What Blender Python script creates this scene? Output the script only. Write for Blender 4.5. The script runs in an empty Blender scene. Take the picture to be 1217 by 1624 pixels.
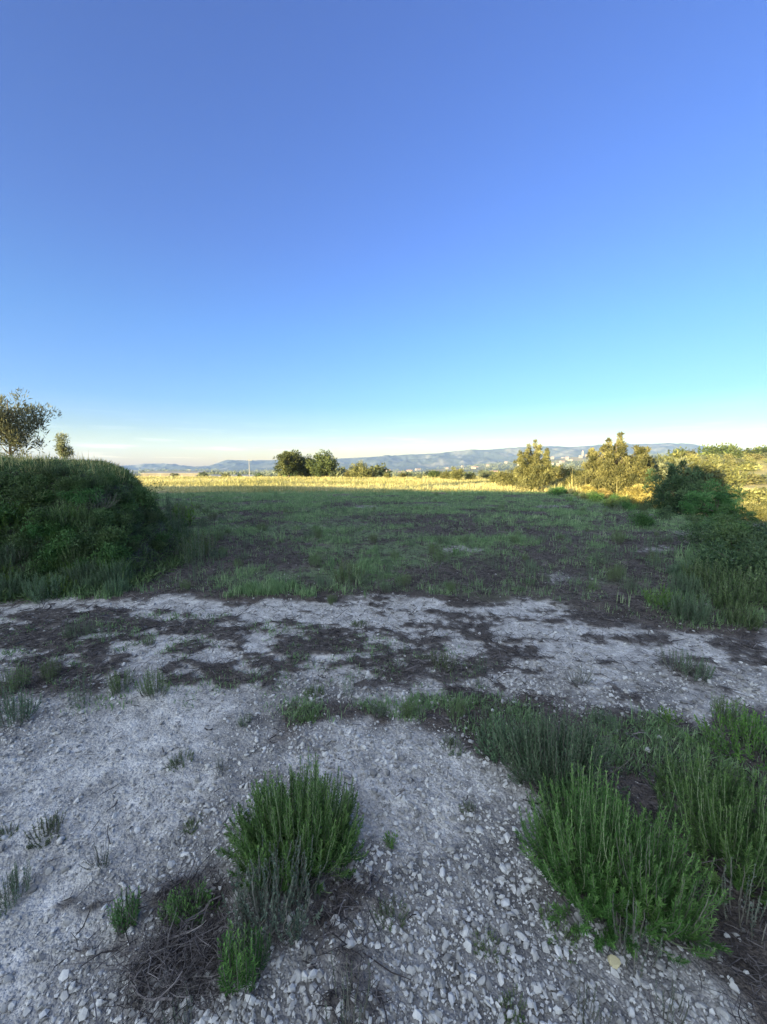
import bpy, bmesh, math, random
import numpy as np

R = np.random.default_rng(11)
random.seed(5)
C = bpy.context.scene.collection
PI = math.pi

# ------------------------------------------------------------------ camera model
FPX = 620.0                       # focal length in pixels of the 1217 x 1624 photograph
CX, CY = 608.5, 812.0
PITCH = math.radians(6.44)
EYE = 1.6
SUN_AZ = math.radians(40)         # the light travels forward and to the right
SUN_EL = math.radians(5.2)
DV = np.array([math.sin(SUN_AZ), math.cos(SUN_AZ)])
NV = np.array([math.cos(SUN_AZ), -math.sin(SUN_AZ)])

# ------------------------------------------------------------------ numeric helpers
def ss(a, b, v):
    t = np.clip((v - a) / (b - a), 0, 1)
    return t * t * (3 - 2 * t)

def hash2(ix, iy, seed):
    h = (ix.astype(np.int64) * 374761393 + iy.astype(np.int64) * 668265263 + seed * 974634777) & 0xFFFFFFFF
    h = ((h ^ (h >> 13)) * 1274126177) & 0xFFFFFFFF
    h = h ^ (h >> 16)
    return (h & 0xFFFFFF) / float(0x1000000)

def vnoise(x, y, seed=0):
    ix = np.floor(x); iy = np.floor(y)
    fx = x - ix; fy = y - iy
    fx = fx * fx * (3 - 2 * fx); fy = fy * fy * (3 - 2 * fy)
    a = hash2(ix, iy, seed); b = hash2(ix + 1, iy, seed)
    c = hash2(ix, iy + 1, seed); d = hash2(ix + 1, iy + 1, seed)
    return (a * (1 - fx) + b * fx) * (1 - fy) + (c * (1 - fx) + d * fx) * fy

def fbm(x, y, seed=0, octv=4, gain=0.5):
    s = 0; amp = 1; tot = 0
    for o in range(octv):
        s = s + amp * vnoise(x * 2 ** o + 17.3 * o, y * 2 ** o - 9.1 * o, seed + o)
        tot += amp; amp *= gain
    return s / tot

def poly_sd(x, y, poly, closed=True):
    """signed distance, positive inside"""
    x = np.asarray(x, float); y = np.asarray(y, float)
    d = np.full(x.shape, 1e9); ins = np.zeros(x.shape, bool)
    n = len(poly)
    for i in range(n if closed else n - 1):
        x0, y0 = poly[i]; x1, y1 = poly[(i + 1) % n]
        ex, ey = x1 - x0, y1 - y0
        t = np.clip(((x - x0) * ex + (y - y0) * ey) / (ex * ex + ey * ey + 1e-12), 0, 1)
        d = np.minimum(d, np.hypot(x - x0 - t * ex, y - y0 - t * ey))
        if closed and y0 != y1:
            c = ((y0 > y) != (y1 > y)) & (x < (x1 - x0) * (y - y0) / (y1 - y0) + x0)
            ins ^= c
    return np.where(ins, d, -d) if closed else d

def unit(v):
    return v / np.maximum(np.linalg.norm(v, axis=-1, keepdims=True), 1e-9)

# ------------------------------------------------------------------ the lie of the land
BANK = [(-60, 3.6), (-12, 4.3), (-5, 4.55), (-3.4, 5.0), (-3.5, 7.2), (-5.4, 9.8), (-15, 19), (-42, 40), (-70, 50)]
EDGE = [(9.5, -20), (8.4, 2), (7.5, 6), (7.3, 9), (8.9, 14.0), (10.4, 20), (11.5, 26), (17, 40), (30, 70), (60, 140)]
_ex = np.array([p[0] for p in EDGE], float); _ey = np.array([p[1] for p in EDGE], float)

def H0(x, y):
    """ground without the hill behind the camera"""
    x = np.asarray(x, float); y = np.asarray(y, float)
    r = np.hypot(x, y)
    z = 0.05 * (fbm(x * .35 + 3, y * .35, 2, 3) - .5) + 0.10 * (fbm(x * .06, y * .06, 4, 2) - .5) * ss(6, 30, r)
    # foreground: gravel hump in the middle, worn path to its left
    z = z + 0.05 * np.exp(-((x + .05) / .8) ** 2 - ((y - 2.0) / .9) ** 2) - 0.04 * np.exp(-((x + 1.5) / .8) ** 2) * (1 - ss(2.3, 3.0, y))
    z = z + 0.035 * (ss(4.35, 4.75, y + .1 * x * (x > 2)) - .5) * (1 - ss(7, 12, y)) * (np.abs(x) < 40)
    # bank at the left
    sd = poly_sd(x, y, BANK) + 0.25 * (fbm(x * .9, y * .9, 31, 3) - .5)
    z = z + (1.58 - .12 * ss(-6.5, -4, x) + .25 * (fbm(x * .4, y * .4, 9, 3) - .5)) * ss(-.05, np.where(x > -5.2, 1.15, 1.05), sd) * (1 - .08 * ss(7.5, 10, y) * ss(-7.5, -5, x)) * (1 - ss(24, 50, r)) + .16 * ss(1.2, 4.0, sd) * (1 - ss(24, 50, r))
    # field edge at the right: the land falls away
    xe = np.interp(y, _ey, _ex) + .5 * (fbm(x * .2, y * .2, 12, 3) - .5)
    d = np.maximum(x - xe, 0)
    front = ss(-6, 4, y)
    z = z - front * (2.3 * (1 - np.exp(-(d / 9) ** 1.3)) + 3.2 * ss(14, 60, d))
    # far side of the field
    q = np.maximum(y - 62 - .12 * np.abs(x), 0) * ss(-.2, .3, y / np.maximum(r, 1e-6))
    z = z - 12 * (1 - np.exp(-(q / 240) ** 1.2))
    # hillside at the far right, terraced
    az = x / np.maximum(y, 1e-3)
    hr = ss(60, 225, r) * ss(.50, .80, az + .00012 * r) * (y > 0) * (1 - ss(420, 900, r))
    z = z + hr * (14.8 + 2 * (fbm(x * .012, y * .012, 22, 3) - .5))
    st = 2.4
    k = z / st
    terr = (np.floor(k) + ss(.55, .95, k - np.floor(k))) * st
    z = z + (terr - z) * .75 * hr
    # valley floor rising to the foot of the mountains
    z = z + 78 * ss(-.05, .60, az) * ss(420, 2300, r) * (y > 0)
    z = z + 5 * (fbm(x * .004, y * .004, 40, 3) - .5) * ss(180, 700, r)
    return z

HB = 42.0      # distance upstream of the hill crest that shades the place
def shade_line(X):
    return 25.6 + 0.012 * X + .4 * np.sin(X * .35) - .07 * np.maximum(X - 6, 0)
_X = np.linspace(-70, 70, 281)
_Y = shade_line(_X)
_zs = H0(_X, _Y)
_zs = np.where(_X < -9, np.minimum(_zs, .1), _zs)
_u = _X * NV[0] + _Y * NV[1]
_L = _X * DV[0] + _Y * DV[1] + HB
_ridge = _zs + _L * math.tan(SUN_EL)
_ridge = _ridge + .34 * (fbm(_u * .45, _u * 0 + 3, 170, 4) - .5)
_ridge = _ridge + 3.6 * ss(-2.5, -1.9, _u) * (1 - ss(.7, 1.5, _u))      # unseen bump added to the crest to shade the evergreens at right
_o = np.argsort(_u)
_u = _u[_o]; _ridge = _ridge[_o]

def H(x, y):
    x = np.asarray(x, float); y = np.asarray(y, float)
    z = H0(x, y)
    v = -(x * DV[0] + y * DV[1]); u = x * NV[0] + y * NV[1]
    rz = np.interp(u, _u, _ridge) * (1 - .7 * ss(60, 150, np.abs(u)))
    up = ss(9, HB, v)
    return np.where(v > 9, z + (rz - z) * up - .12 * np.maximum(v - HB - 4, 0) * ss(HB, HB + 40, v) * (v < 160) - 14 * ss(160, 400, v), z)

def ray(px, py):
    px = np.asarray(px, float); py = np.asarray(py, float)
    a = (px - CX) / FPX; b = -(py - CY) / FPX
    c, s = math.cos(PITCH), math.sin(PITCH)
    return np.stack([a, c + b * s, -s + b * c], -1)

EYEZ = EYE + float(H(np.array(0.), np.array(0.)))
_T = np.exp(np.linspace(math.log(.7), math.log(5000), 3000))
def G(px, py):
    """the point of the ground a sight line meets"""
    d = ray(px, py); sh = d.shape[:-1]; d = d.reshape(-1, 3)
    out = np.zeros((len(d), 3))
    for i, k in enumerate(d):
        P = _T[:, None] * k[None, :]; P[:, 2] += EYEZ
        below = P[:, 2] < H(P[:, 0], P[:, 1])
        j = int(np.argmax(below)) if below.any() else len(_T) - 1
        out[i] = P[j]; out[i, 2] = H(P[j, 0], P[j, 1])
    return out.reshape(sh + (3,))

def at(px, y):
    """ground point at depth y in the direction of a photograph column"""
    x = (px - CX) / FPX * y
    return np.array([x, y, float(H(np.array(x), np.array(float(y))))])

def top_z(px, py, p):
    d = ray(px, py)
    return EYEZ + d[2] * (p[1] / d[1])

# ------------------------------------------------------------------ mesh building
class MB:
    def __init__(s): s.v = []; s.f = []; s.t = []; s.m = []; s.n = 0
    def add(s, V, F, tint=None, mi=0):
        V = np.asarray(V, np.float32).reshape(-1, 3); F = np.asarray(F, np.int64)
        s.v.append(V); s.f.append(F + s.n); s.n += len(V)
        s.t.append(np.full(len(V), .5, np.float32) if tint is None else np.broadcast_to(np.asarray(tint, np.float32).reshape(-1), (len(V),)))
        s.m.append(np.full(len(F), mi, np.int32))
    def mesh(s, name, mats, smooth=False):
        me = bpy.data.meshes.new(name)
        if s.n:
            V = np.concatenate(s.v)
            me.vertices.add(len(V)); me.vertices.foreach_set('co', V.ravel())
            idx = np.concatenate([f.ravel() for f in s.f]).astype(np.int32)
            tot = np.concatenate([np.full(len(f), f.shape[1], np.int32) for f in s.f])
            me.loops.add(len(idx)); me.loops.foreach_set('vertex_index', idx)
            me.polygons.add(len(tot))
            me.polygons.foreach_set('loop_start', np.concatenate([[0], np.cumsum(tot)[:-1]]).astype(np.int32))
            me.polygons.foreach_set('loop_total', tot)
            me.polygons.foreach_set('material_index', np.concatenate(s.m))
            me.polygons.foreach_set('use_smooth', np.full(len(tot), smooth))
            a = me.attributes.new('tint', 'FLOAT', 'POINT'); a.data.foreach_set('value', np.concatenate(s.t).astype(np.float32))
            me.update(calc_edges=True)
        for m in (mats if isinstance(mats, (list, tuple)) else [mats]): me.materials.append(m)
        return me

def link(name, me, parent=None):
    o = bpy.data.objects.new(name, me); C.objects.link(o)
    if parent is not None: o.parent = parent
    return o
def tag(o, label=None, cat=None, group=None, kind=None):
    if label: o['label'] = label
    if cat: o['category'] = cat
    if group: o['group'] = group
    if kind: o['kind'] = kind
    return o
def empty(name, loc=(0, 0, 0), rz=0, sc=1.0):
    o = bpy.data.objects.new(name, None); C.objects.link(o)
    o.location = loc; o.rotation_euler = (0, 0, rz); o.scale = (sc, sc, sc) if np.isscalar(sc) else sc
    o.empty_display_size = .1
    return o

def leaves(P, D, N, L, W, bend=0.0):
    S = unit(np.cross(D, N)); U = unit(np.cross(S, D))
    L = np.asarray(L).reshape(-1, 1); W = np.asarray(W).reshape(-1, 1)
    m = P + D * L * .45 + U * L * bend
    V = np.stack([P, m + S * W * .5, P + D * L, m - S * W * .5], 1)
    n = len(P)
    return V.reshape(-1, 3), np.arange(n * 4).reshape(n, 4)

def tubes(path, rad, sides=4):
    n, k, _ = path.shape
    T = np.gradient(path, axis=1); T = unit(T)
    ref = np.where(np.abs(T[..., 2:3]) > .9, np.array([1., 0, 0]), np.array([0, 0, 1.]))
    A = unit(np.cross(T, ref)); B = np.cross(T, A)
    th = np.arange(sides) * 2 * PI / sides
    ring = A[:, :, None] * np.cos(th)[None, None, :, None] + B[:, :, None] * np.sin(th)[None, None, :, None]
    V = path[:, :, None] + ring * rad[:, :, None, None]
    idx = np.arange(n * k * sides).reshape(n, k, sides)
    a = idx[:, :-1]; b = idx[:, 1:]
    F = np.stack([a, np.roll(a, -1, 2), np.roll(b, -1, 2), b], -1).reshape(-1, 4)
    return V.reshape(-1, 3), F

# ------------------------------------------------------------------ materials
def new_mat(name):
    m = bpy.data.materials.new(name); m.use_nodes = True
    nt = m.node_tree; nt.nodes.clear()
    return m, nt, nt.nodes, nt.links
def N(ns, typ, **kw):
    n = ns.new(typ)
    for k, v in kw.items(): setattr(n, k, v)
    return n
def ramp(ns, cols):
    r = ns.new('ShaderNodeValToRGB'); e = r.color_ramp.elements
    while len(e) < len(cols): e.new(.5)
    for el, (p, c) in zip(e, cols): el.position = p; el.color = (*c, 1)
    return r

def leaf_mat(name, c_dark, c_mid, c_light, transl=.25, rough=.6, spec=.25, odd=None):
    m, nt, ns, L = new_mat(name)
    out = N(ns, 'ShaderNodeOutputMaterial')
    at_ = N(ns, 'ShaderNodeAttribute', attribute_name='tint')
    oi = N(ns, 'ShaderNodeObjectInfo')
    rp = ramp(ns, [(0, c_dark), (.5, c_mid), (1, c_light)])
    L.new(at_.outputs['Fac'], rp.inputs[0])
    hs = N(ns, 'ShaderNodeHueSaturation')
    mr = N(ns, 'ShaderNodeMapRange'); mr.inputs[3].default_value = .485; mr.inputs[4].default_value = .515
    mv = N(ns, 'ShaderNodeMapRange'); mv.inputs[3].default_value = .8; mv.inputs[4].default_value = 1.2
    L.new(oi.outputs['Random'], mr.inputs[0]); L.new(oi.outputs['Random'], mv.inputs[0])
    L.new(mr.outputs[0], hs.inputs['Hue']); L.new(mv.outputs[0], hs.inputs['Value'])
    L.new(rp.outputs[0], hs.inputs['Color'])
    p = N(ns, 'ShaderNodeBsdfPrincipled'); p.inputs['Roughness'].default_value = rough
    p.inputs['Specular IOR Level'].default_value = spec
    L.new(hs.outputs[0], p.inputs['Base Color'])
    t = N(ns, 'ShaderNodeBsdfTranslucent'); L.new(hs.outputs[0], t.inputs['Color'])
    mx = N(ns, 'ShaderNodeMixShader'); mx.inputs[0].default_value = transl
    L.new(p.outputs[0], mx.inputs[1]); L.new(t.outputs[0], mx.inputs[2]); L.new(mx.outputs[0], out.inputs[0])
    return m

def solid_mat(name, c1, c2, scale=20, rough=.85, bump=.3, dist=.01):
    m, nt, ns, L = new_mat(name)
    out = N(ns, 'ShaderNodeOutputMaterial'); p = N(ns, 'ShaderNodeBsdfPrincipled')
    at_ = N(ns, 'ShaderNodeAttribute', attribute_name='tint')
    tc = N(ns, 'ShaderNodeTexCoord'); nz = N(ns, 'ShaderNodeTexNoise'); nz.inputs['Scale'].default_value = scale; nz.inputs['Detail'].default_value = 5
    L.new(tc.outputs['Object'], nz.inputs['Vector'])
    ma = N(ns, 'ShaderNodeMath', operation='MULTIPLY_ADD'); ma.inputs[1].default_value = 1.0
    L.new(nz.outputs['Fac'], ma.inputs[0])
    sb = N(ns, 'ShaderNodeMath', operation='SUBTRACT'); sb.inputs[1].default_value = .5
    L.new(at_.outputs['Fac'], sb.inputs[0]); L.new(sb.outputs[0], ma.inputs[2])
    rp = ramp(ns, [(.2, c1), (.8, c2)]); L.new(ma.outputs[0], rp.inputs[0])
    L.new(rp.outputs[0], p.inputs['Base Color']); p.inputs['Roughness'].default_value = rough; p.inputs['Specular IOR Level'].default_value = .2
    b = N(ns, 'ShaderNodeBump'); b.inputs['Strength'].default_value = bump; b.inputs['Distance'].default_value = dist
    L.new(nz.outputs['Fac'], b.inputs['Height']); L.new(b.outputs[0], p.inputs['Normal'])
    L.new(p.outputs[0], out.inputs[0])
    return m

M = {}
M['rosemary'] = leaf_mat('rosemary_leaf', (.034, .085, .020), (.078, .182, .040), (.19, .33, .09), .25)
M['grey_sprig'] = leaf_mat('grey_sprig', (.06, .085, .06), (.10, .14, .095), (.17, .21, .145), .15)
M['blue_green'] = leaf_mat('blue_green_leaf', (.05, .088, .045), (.095, .155, .08), (.16, .23, .12), .2)
M['weed'] = leaf_mat('weed_leaf', (.05, .09, .025), (.10, .17, .045), (.16, .25, .07), .3)
M['yellow_green'] = leaf_mat('yellow_green_leaf', (.06, .12, .02), (.10, .19, .035), (.16, .26, .05), .3)
M['grass'] = leaf_mat('field_grass', (.085, .135, .055), (.155, .24, .10), (.28, .34, .17), .3)
M['straw'] = leaf_mat('dry_grass', (.19, .20, .07), (.44, .405, .155), (.60, .55, .25), .35)
M['pine'] = leaf_mat('pine_needles', (.030, .045, .014), (.060, .080, .026), (.12, .135, .045), .15)
M['olive'] = leaf_mat('olive_leaf', (.07, .085, .045), (.13, .145, .08), (.22, .23, .14), .25)
M['scrub'] = leaf_mat('scrub_leaf', (.055, .06, .02), (.13, .135, .05), (.27, .255, .10), .25)
M['young_pine'] = leaf_mat('young_pine_needles', (.05, .055, .02), (.12, .118, .045), (.25, .24, .095), .2)
M['dark_leaf'] = leaf_mat('dark_shrub_leaf', (.02, .038, .016), (.045, .08, .03), (.10, .15, .06), .15)
M['mid_leaf'] = leaf_mat('bank_shrub_leaf', (.035, .065, .022), (.085, .14, .045), (.17, .23, .09), .25)
M['bright_leaf'] = leaf_mat('bright_shrub_leaf', (.03, .075, .02), (.06, .14, .035), (.10, .20, .06), .25)
M['twig'] = solid_mat('dead_twig', (.06, .05, .045), (.20, .18, .165), 40)
M['litter'] = solid_mat('dead_litter', (.030, .025, .024), (.15, .13, .125), 30)
M['stem'] = solid_mat('grey_stem', (.07, .065, .05), (.17, .16, .13), 40)
M['green_stem'] = solid_mat('pale_green_stem', (.08, .11, .05), (.22, .26, .14), 40)
M['bark'] = solid_mat('bark', (.05, .04, .03), (.16, .13, .10), 12)
M['stone'] = solid_mat('pale_stone', (.17, .16, .147), (.45, .43, .40), 22, .9, .35, .006)
M['yellow_stone'] = solid_mat('yellow_stone', (.40, .33, .18), (.58, .50, .30), 18, .9, .3, .006)
M['wall'] = solid_mat('white_wall', (.15, .13, .105), (.26, .23, .19), .2)
M['roof'] = solid_mat('roof_tile', (.26, .15, .10), (.40, .26, .18), .2)
M['pole'] = solid_mat('pole_concrete', (.20, .19, .17), (.32, .30, .27), 3)
M['shed'] = solid_mat('shed_sheet', (.16, .16, .16), (.26, .26, .25), .5)
M['shed_wall'] = solid_mat('shed_wall', (.12, .11, .095), (.20, .18, .155), .5)

def ground_mat():
    m, nt, ns, L = new_mat('earth_and_gravel')
    out = N(ns, 'ShaderNodeOutputMaterial'); p = N(ns, 'ShaderNodeBsdfPrincipled')
    ca = N(ns, 'ShaderNodeAttribute', attribute_name='albedo'); pa = N(ns, 'ShaderNodeAttribute', attribute_name='pale')
    geo = N(ns, 'ShaderNodeNewGeometry')
    def vor(sc):
        v = N(ns, 'ShaderNodeTexVoronoi'); v.inputs['Scale'].default_value = sc
        L.new(geo.outputs['Position'], v.inputs['Vector']); return v
    def noi(sc, d=6):
        v = N(ns, 'ShaderNodeTexNoise'); v.inputs['Scale'].default_value = sc; v.inputs['Detail'].default_value = d
        L.new(geo.outputs['Position'], v.inputs['Vector']); return v
    v1, v2 = vor(130), vor(48)
    n1, n2 = noi(9), noi(120, 3)
    # brightness of single pebbles and of the dust between them
    def mrange(src, a, b, c0=0, c1=1):
        q = N(ns, 'ShaderNodeMapRange'); q.inputs[1].default_value = c0; q.inputs[2].default_value = c1
        q.inputs[3].default_value = a; q.inputs[4].default_value = b; L.new(src, q.inputs[0]); return q.outputs[0]
    def mul(a, b):
        q = N(ns, 'ShaderNodeMath', operation='MULTIPLY'); L.new(a, q.inputs[0]); L.new(b, q.inputs[1]); return q.outputs[0]
    s1 = N(ns, 'ShaderNodeSeparateColor'); L.new(v1.outputs['Color'], s1.inputs[0])
    s2 = N(ns, 'ShaderNodeSeparateColor'); L.new(v2.outputs['Color'], s2.inputs[0])
    f = mul(mul(mrange(s1.outputs[0], .80, 1.12), mrange(s2.outputs[1], .90, 1.08)), mrange(n1.outputs['Fac'], .55, 1.4, .25, .75))
    g = mul(mrange(n2.outputs['Fac'], .5, 1.5, .25, .75), mrange(n1.outputs['Fac'], .6, 1.4, .25, .75))
    mf = N(ns, 'ShaderNodeMix'); L.new(pa.outputs['Fac'], mf.inputs[0]); L.new(g, mf.inputs[2]); L.new(f, mf.inputs[3])
    sc = N(ns, 'ShaderNodeVectorMath', operation='SCALE'); L.new(ca.outputs['Color'], sc.inputs[0]); L.new(mf.outputs[0], sc.inputs['Scale'])
    L.new(sc.outputs[0], p.inputs['Base Color']); p.inputs['Roughness'].default_value = .95; p.inputs['Specular IOR Level'].default_value = .1
    # relief
    h1 = mrange(v1.outputs['Distance'], 1, 0, 0, .7); h2 = mrange(v2.outputs['Distance'], 2.2, 0, 0, .7)
    ad = N(ns, 'ShaderNodeMath', operation='ADD'); L.new(h1, ad.inputs[0]); L.new(h2, ad.inputs[1])
    ad2 = N(ns, 'ShaderNodeMath', operation='ADD'); L.new(ad.outputs[0], ad2.inputs[0]); L.new(n2.outputs['Fac'], ad2.inputs[1])
    b = N(ns, 'ShaderNodeBump'); b.inputs['Strength'].default_value = .7; b.inputs['Distance'].default_value = .005
    L.new(ad2.outputs[0], b.inputs['Height']); L.new(b.outputs[0], p.inputs['Normal'])
    L.new(p.outputs[0], out.inputs[0])
    return m
M['ground'] = ground_mat()

# ------------------------------------------------------------------ where gravel shows pale and where dead litter lies
def gp(pts):
    a = np.array(pts, float)
    d = ray(a[:, 0], a[:, 1])
    t = EYEZ / -d[:, 2]
    return [(t[i] * d[i, 0], t[i] * d[i, 1]) for i in range(len(a))]
TRACK = gp([(-260, 957), (0, 956), (100, 952), (200, 949), (330, 950), (450, 952), (520, 946), (620, 943), (740, 955), (820, 951), (880, 957), (950, 977), (1050, 1002), (1150, 1012), (1217, 998), (1500, 985),
            (1600, 1150), (1217, 1126), (1050, 1119), (900, 1113), (780, 1109), (640, 1106), (520, 1120), (440, 1135), (560, 1150), (720, 1172), (800, 1212), (840, 1270), (880, 1360), (950, 1440), (1060, 1490), (1130, 1560), (1190, 1640), (1200, 2200), (-900, 2200), (-1400, 1300)])
DARK = [
    ([(-200, 985), (0, 975), (120, 962), (330, 978), (450, 985), (470, 1003), (330, 1008), (250, 1005), (130, 1032), (0, 1052), (-200, 1060)], .9),
    ([(-200, 1065), (0, 1062), (140, 1042), (280, 1062), (450, 1072), (440, 1085), (300, 1090), (200, 1112), (0, 1127), (-200, 1120)], .95),
    ([(430, 1002), (520, 992), (600, 1012), (700, 1017), (745, 1060), (720, 1085), (600, 1075), (480, 1070), (430, 1040)], .85),
    ([(720, 972), (790, 985), (830, 1030), (800, 1060), (740, 1050), (715, 1010)], .75),
    ([(880, 958), (960, 968), (1025, 1000), (940, 1002)], .9),
    ([(1050, 1040), (1140, 1045), (1145, 1075), (1060, 1072)], .6),
    ([(1160, 1025), (1260, 1030), (1260, 1050), (1180, 1048)], .8),
    ([(200, 1480), (330, 1400), (440, 1420), (500, 1500), (450, 1590), (220, 1590)], .7),
    ([(380, 1330), (480, 1340), (490, 1440), (400, 1450)], .5),
    ([(880, 1055), (950, 1050), (960, 1085), (900, 1085)], .55),
]
PALE_FIELD = [[(665, 862), (720, 862), (775, 872), (770, 880), (700, 874)], [(1070, 843), (1100, 840), (1108, 852), (1085, 852)], [(560, 799), (600, 801), (602, 808), (565, 806)],
              [(850, 800), (905, 799), (910, 804), (860, 805)], [(980, 799), (1045, 812), (1040, 818), (985, 806)], [(1010, 870), (1060, 868), (1062, 876), (1012, 878)], [(880, 915), (920, 915), (915, 922), (882, 921)]]
BARE = [[(930, 960), (960, 880), (1050, 860), (1080, 900), (1040, 990)], [(200, 890), (330, 880), (370, 945), (190, 945)], [(330, 870), (450, 850), (520, 890), (430, 905), (340, 900)], [(600, 905), (760, 880), (900, 860), (960, 930), (740, 945), (600, 935)], [(640, 830), (740, 820), (800, 845), (700, 850)]]
DARK = [(gp(p), s) for p, s in DARK]; PALE_FIELD = [gp(p) for p in PALE_FIELD]; BARE = [gp(p) for p in BARE]

def masks(x, y):
    """pale gravel, dead litter, bare field (each 0..1)"""
    n = fbm(x * 1.7, y * 1.7, 50, 5) - .5
    n2 = fbm(x * 7, y * 7, 60, 4) - .5
    pale = ss(-.10, .10, poly_sd(x, y, TRACK) + .55 * n + .35 * n2)
    n3 = fbm(x * 2.4, y * 4.6, 52, 5) - .5
    lit = np.zeros_like(x)
    for pl, s in DARK:
        lit = np.maximum(lit, s * ss(-.10, .12, .75 * poly_sd(x, y, pl) + .95 * n3 + .6 * n2 - .02))
    lit = np.maximum(lit, (.8 - .25 * ss(.5, 2, x)) * ss(.585, .69, fbm(x * 2.3 + 4, y * 5.2, 73, 5)) * ss(2.72, 3.0, y))
    lit = np.clip(lit * (1 + 1.6 * (fbm(x * 19, y * 19, 78, 3) - .5)) + .9 * (fbm(x * 16 + 3, y * 24, 79, 4) - .52) * ss(.02, .5, lit) , 0, 1)
    lit = lit + (ss(.24, .66, lit) * .92 - lit) * .75 * ss(2.2, 2.6, y)
    lit = lit * (1 - ss(1.7, 1.85, y) * (1 - ss(2.5, 2.75, y)) * (x < .3))
    pale = pale * (1 - lit)
    for pl in PALE_FIELD:
        pale = np.maximum(pale, .5 * ss(-.1, .12, poly_sd(x, y, pl) + .7 * n + .6 * n2 - .03))
    bare = np.zeros_like(x)
    for pl in BARE:
        bare = np.maximum(bare, ss(-.5, .2, poly_sd(x, y, pl) + 1.8 * n + 1.0 * n2))
    bare = np.maximum(bare, ss(.56, .66, fbm(x * .55 + 9, y * .8, 77, 4)) * (y > 5))
    return pale, lit, bare

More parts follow.
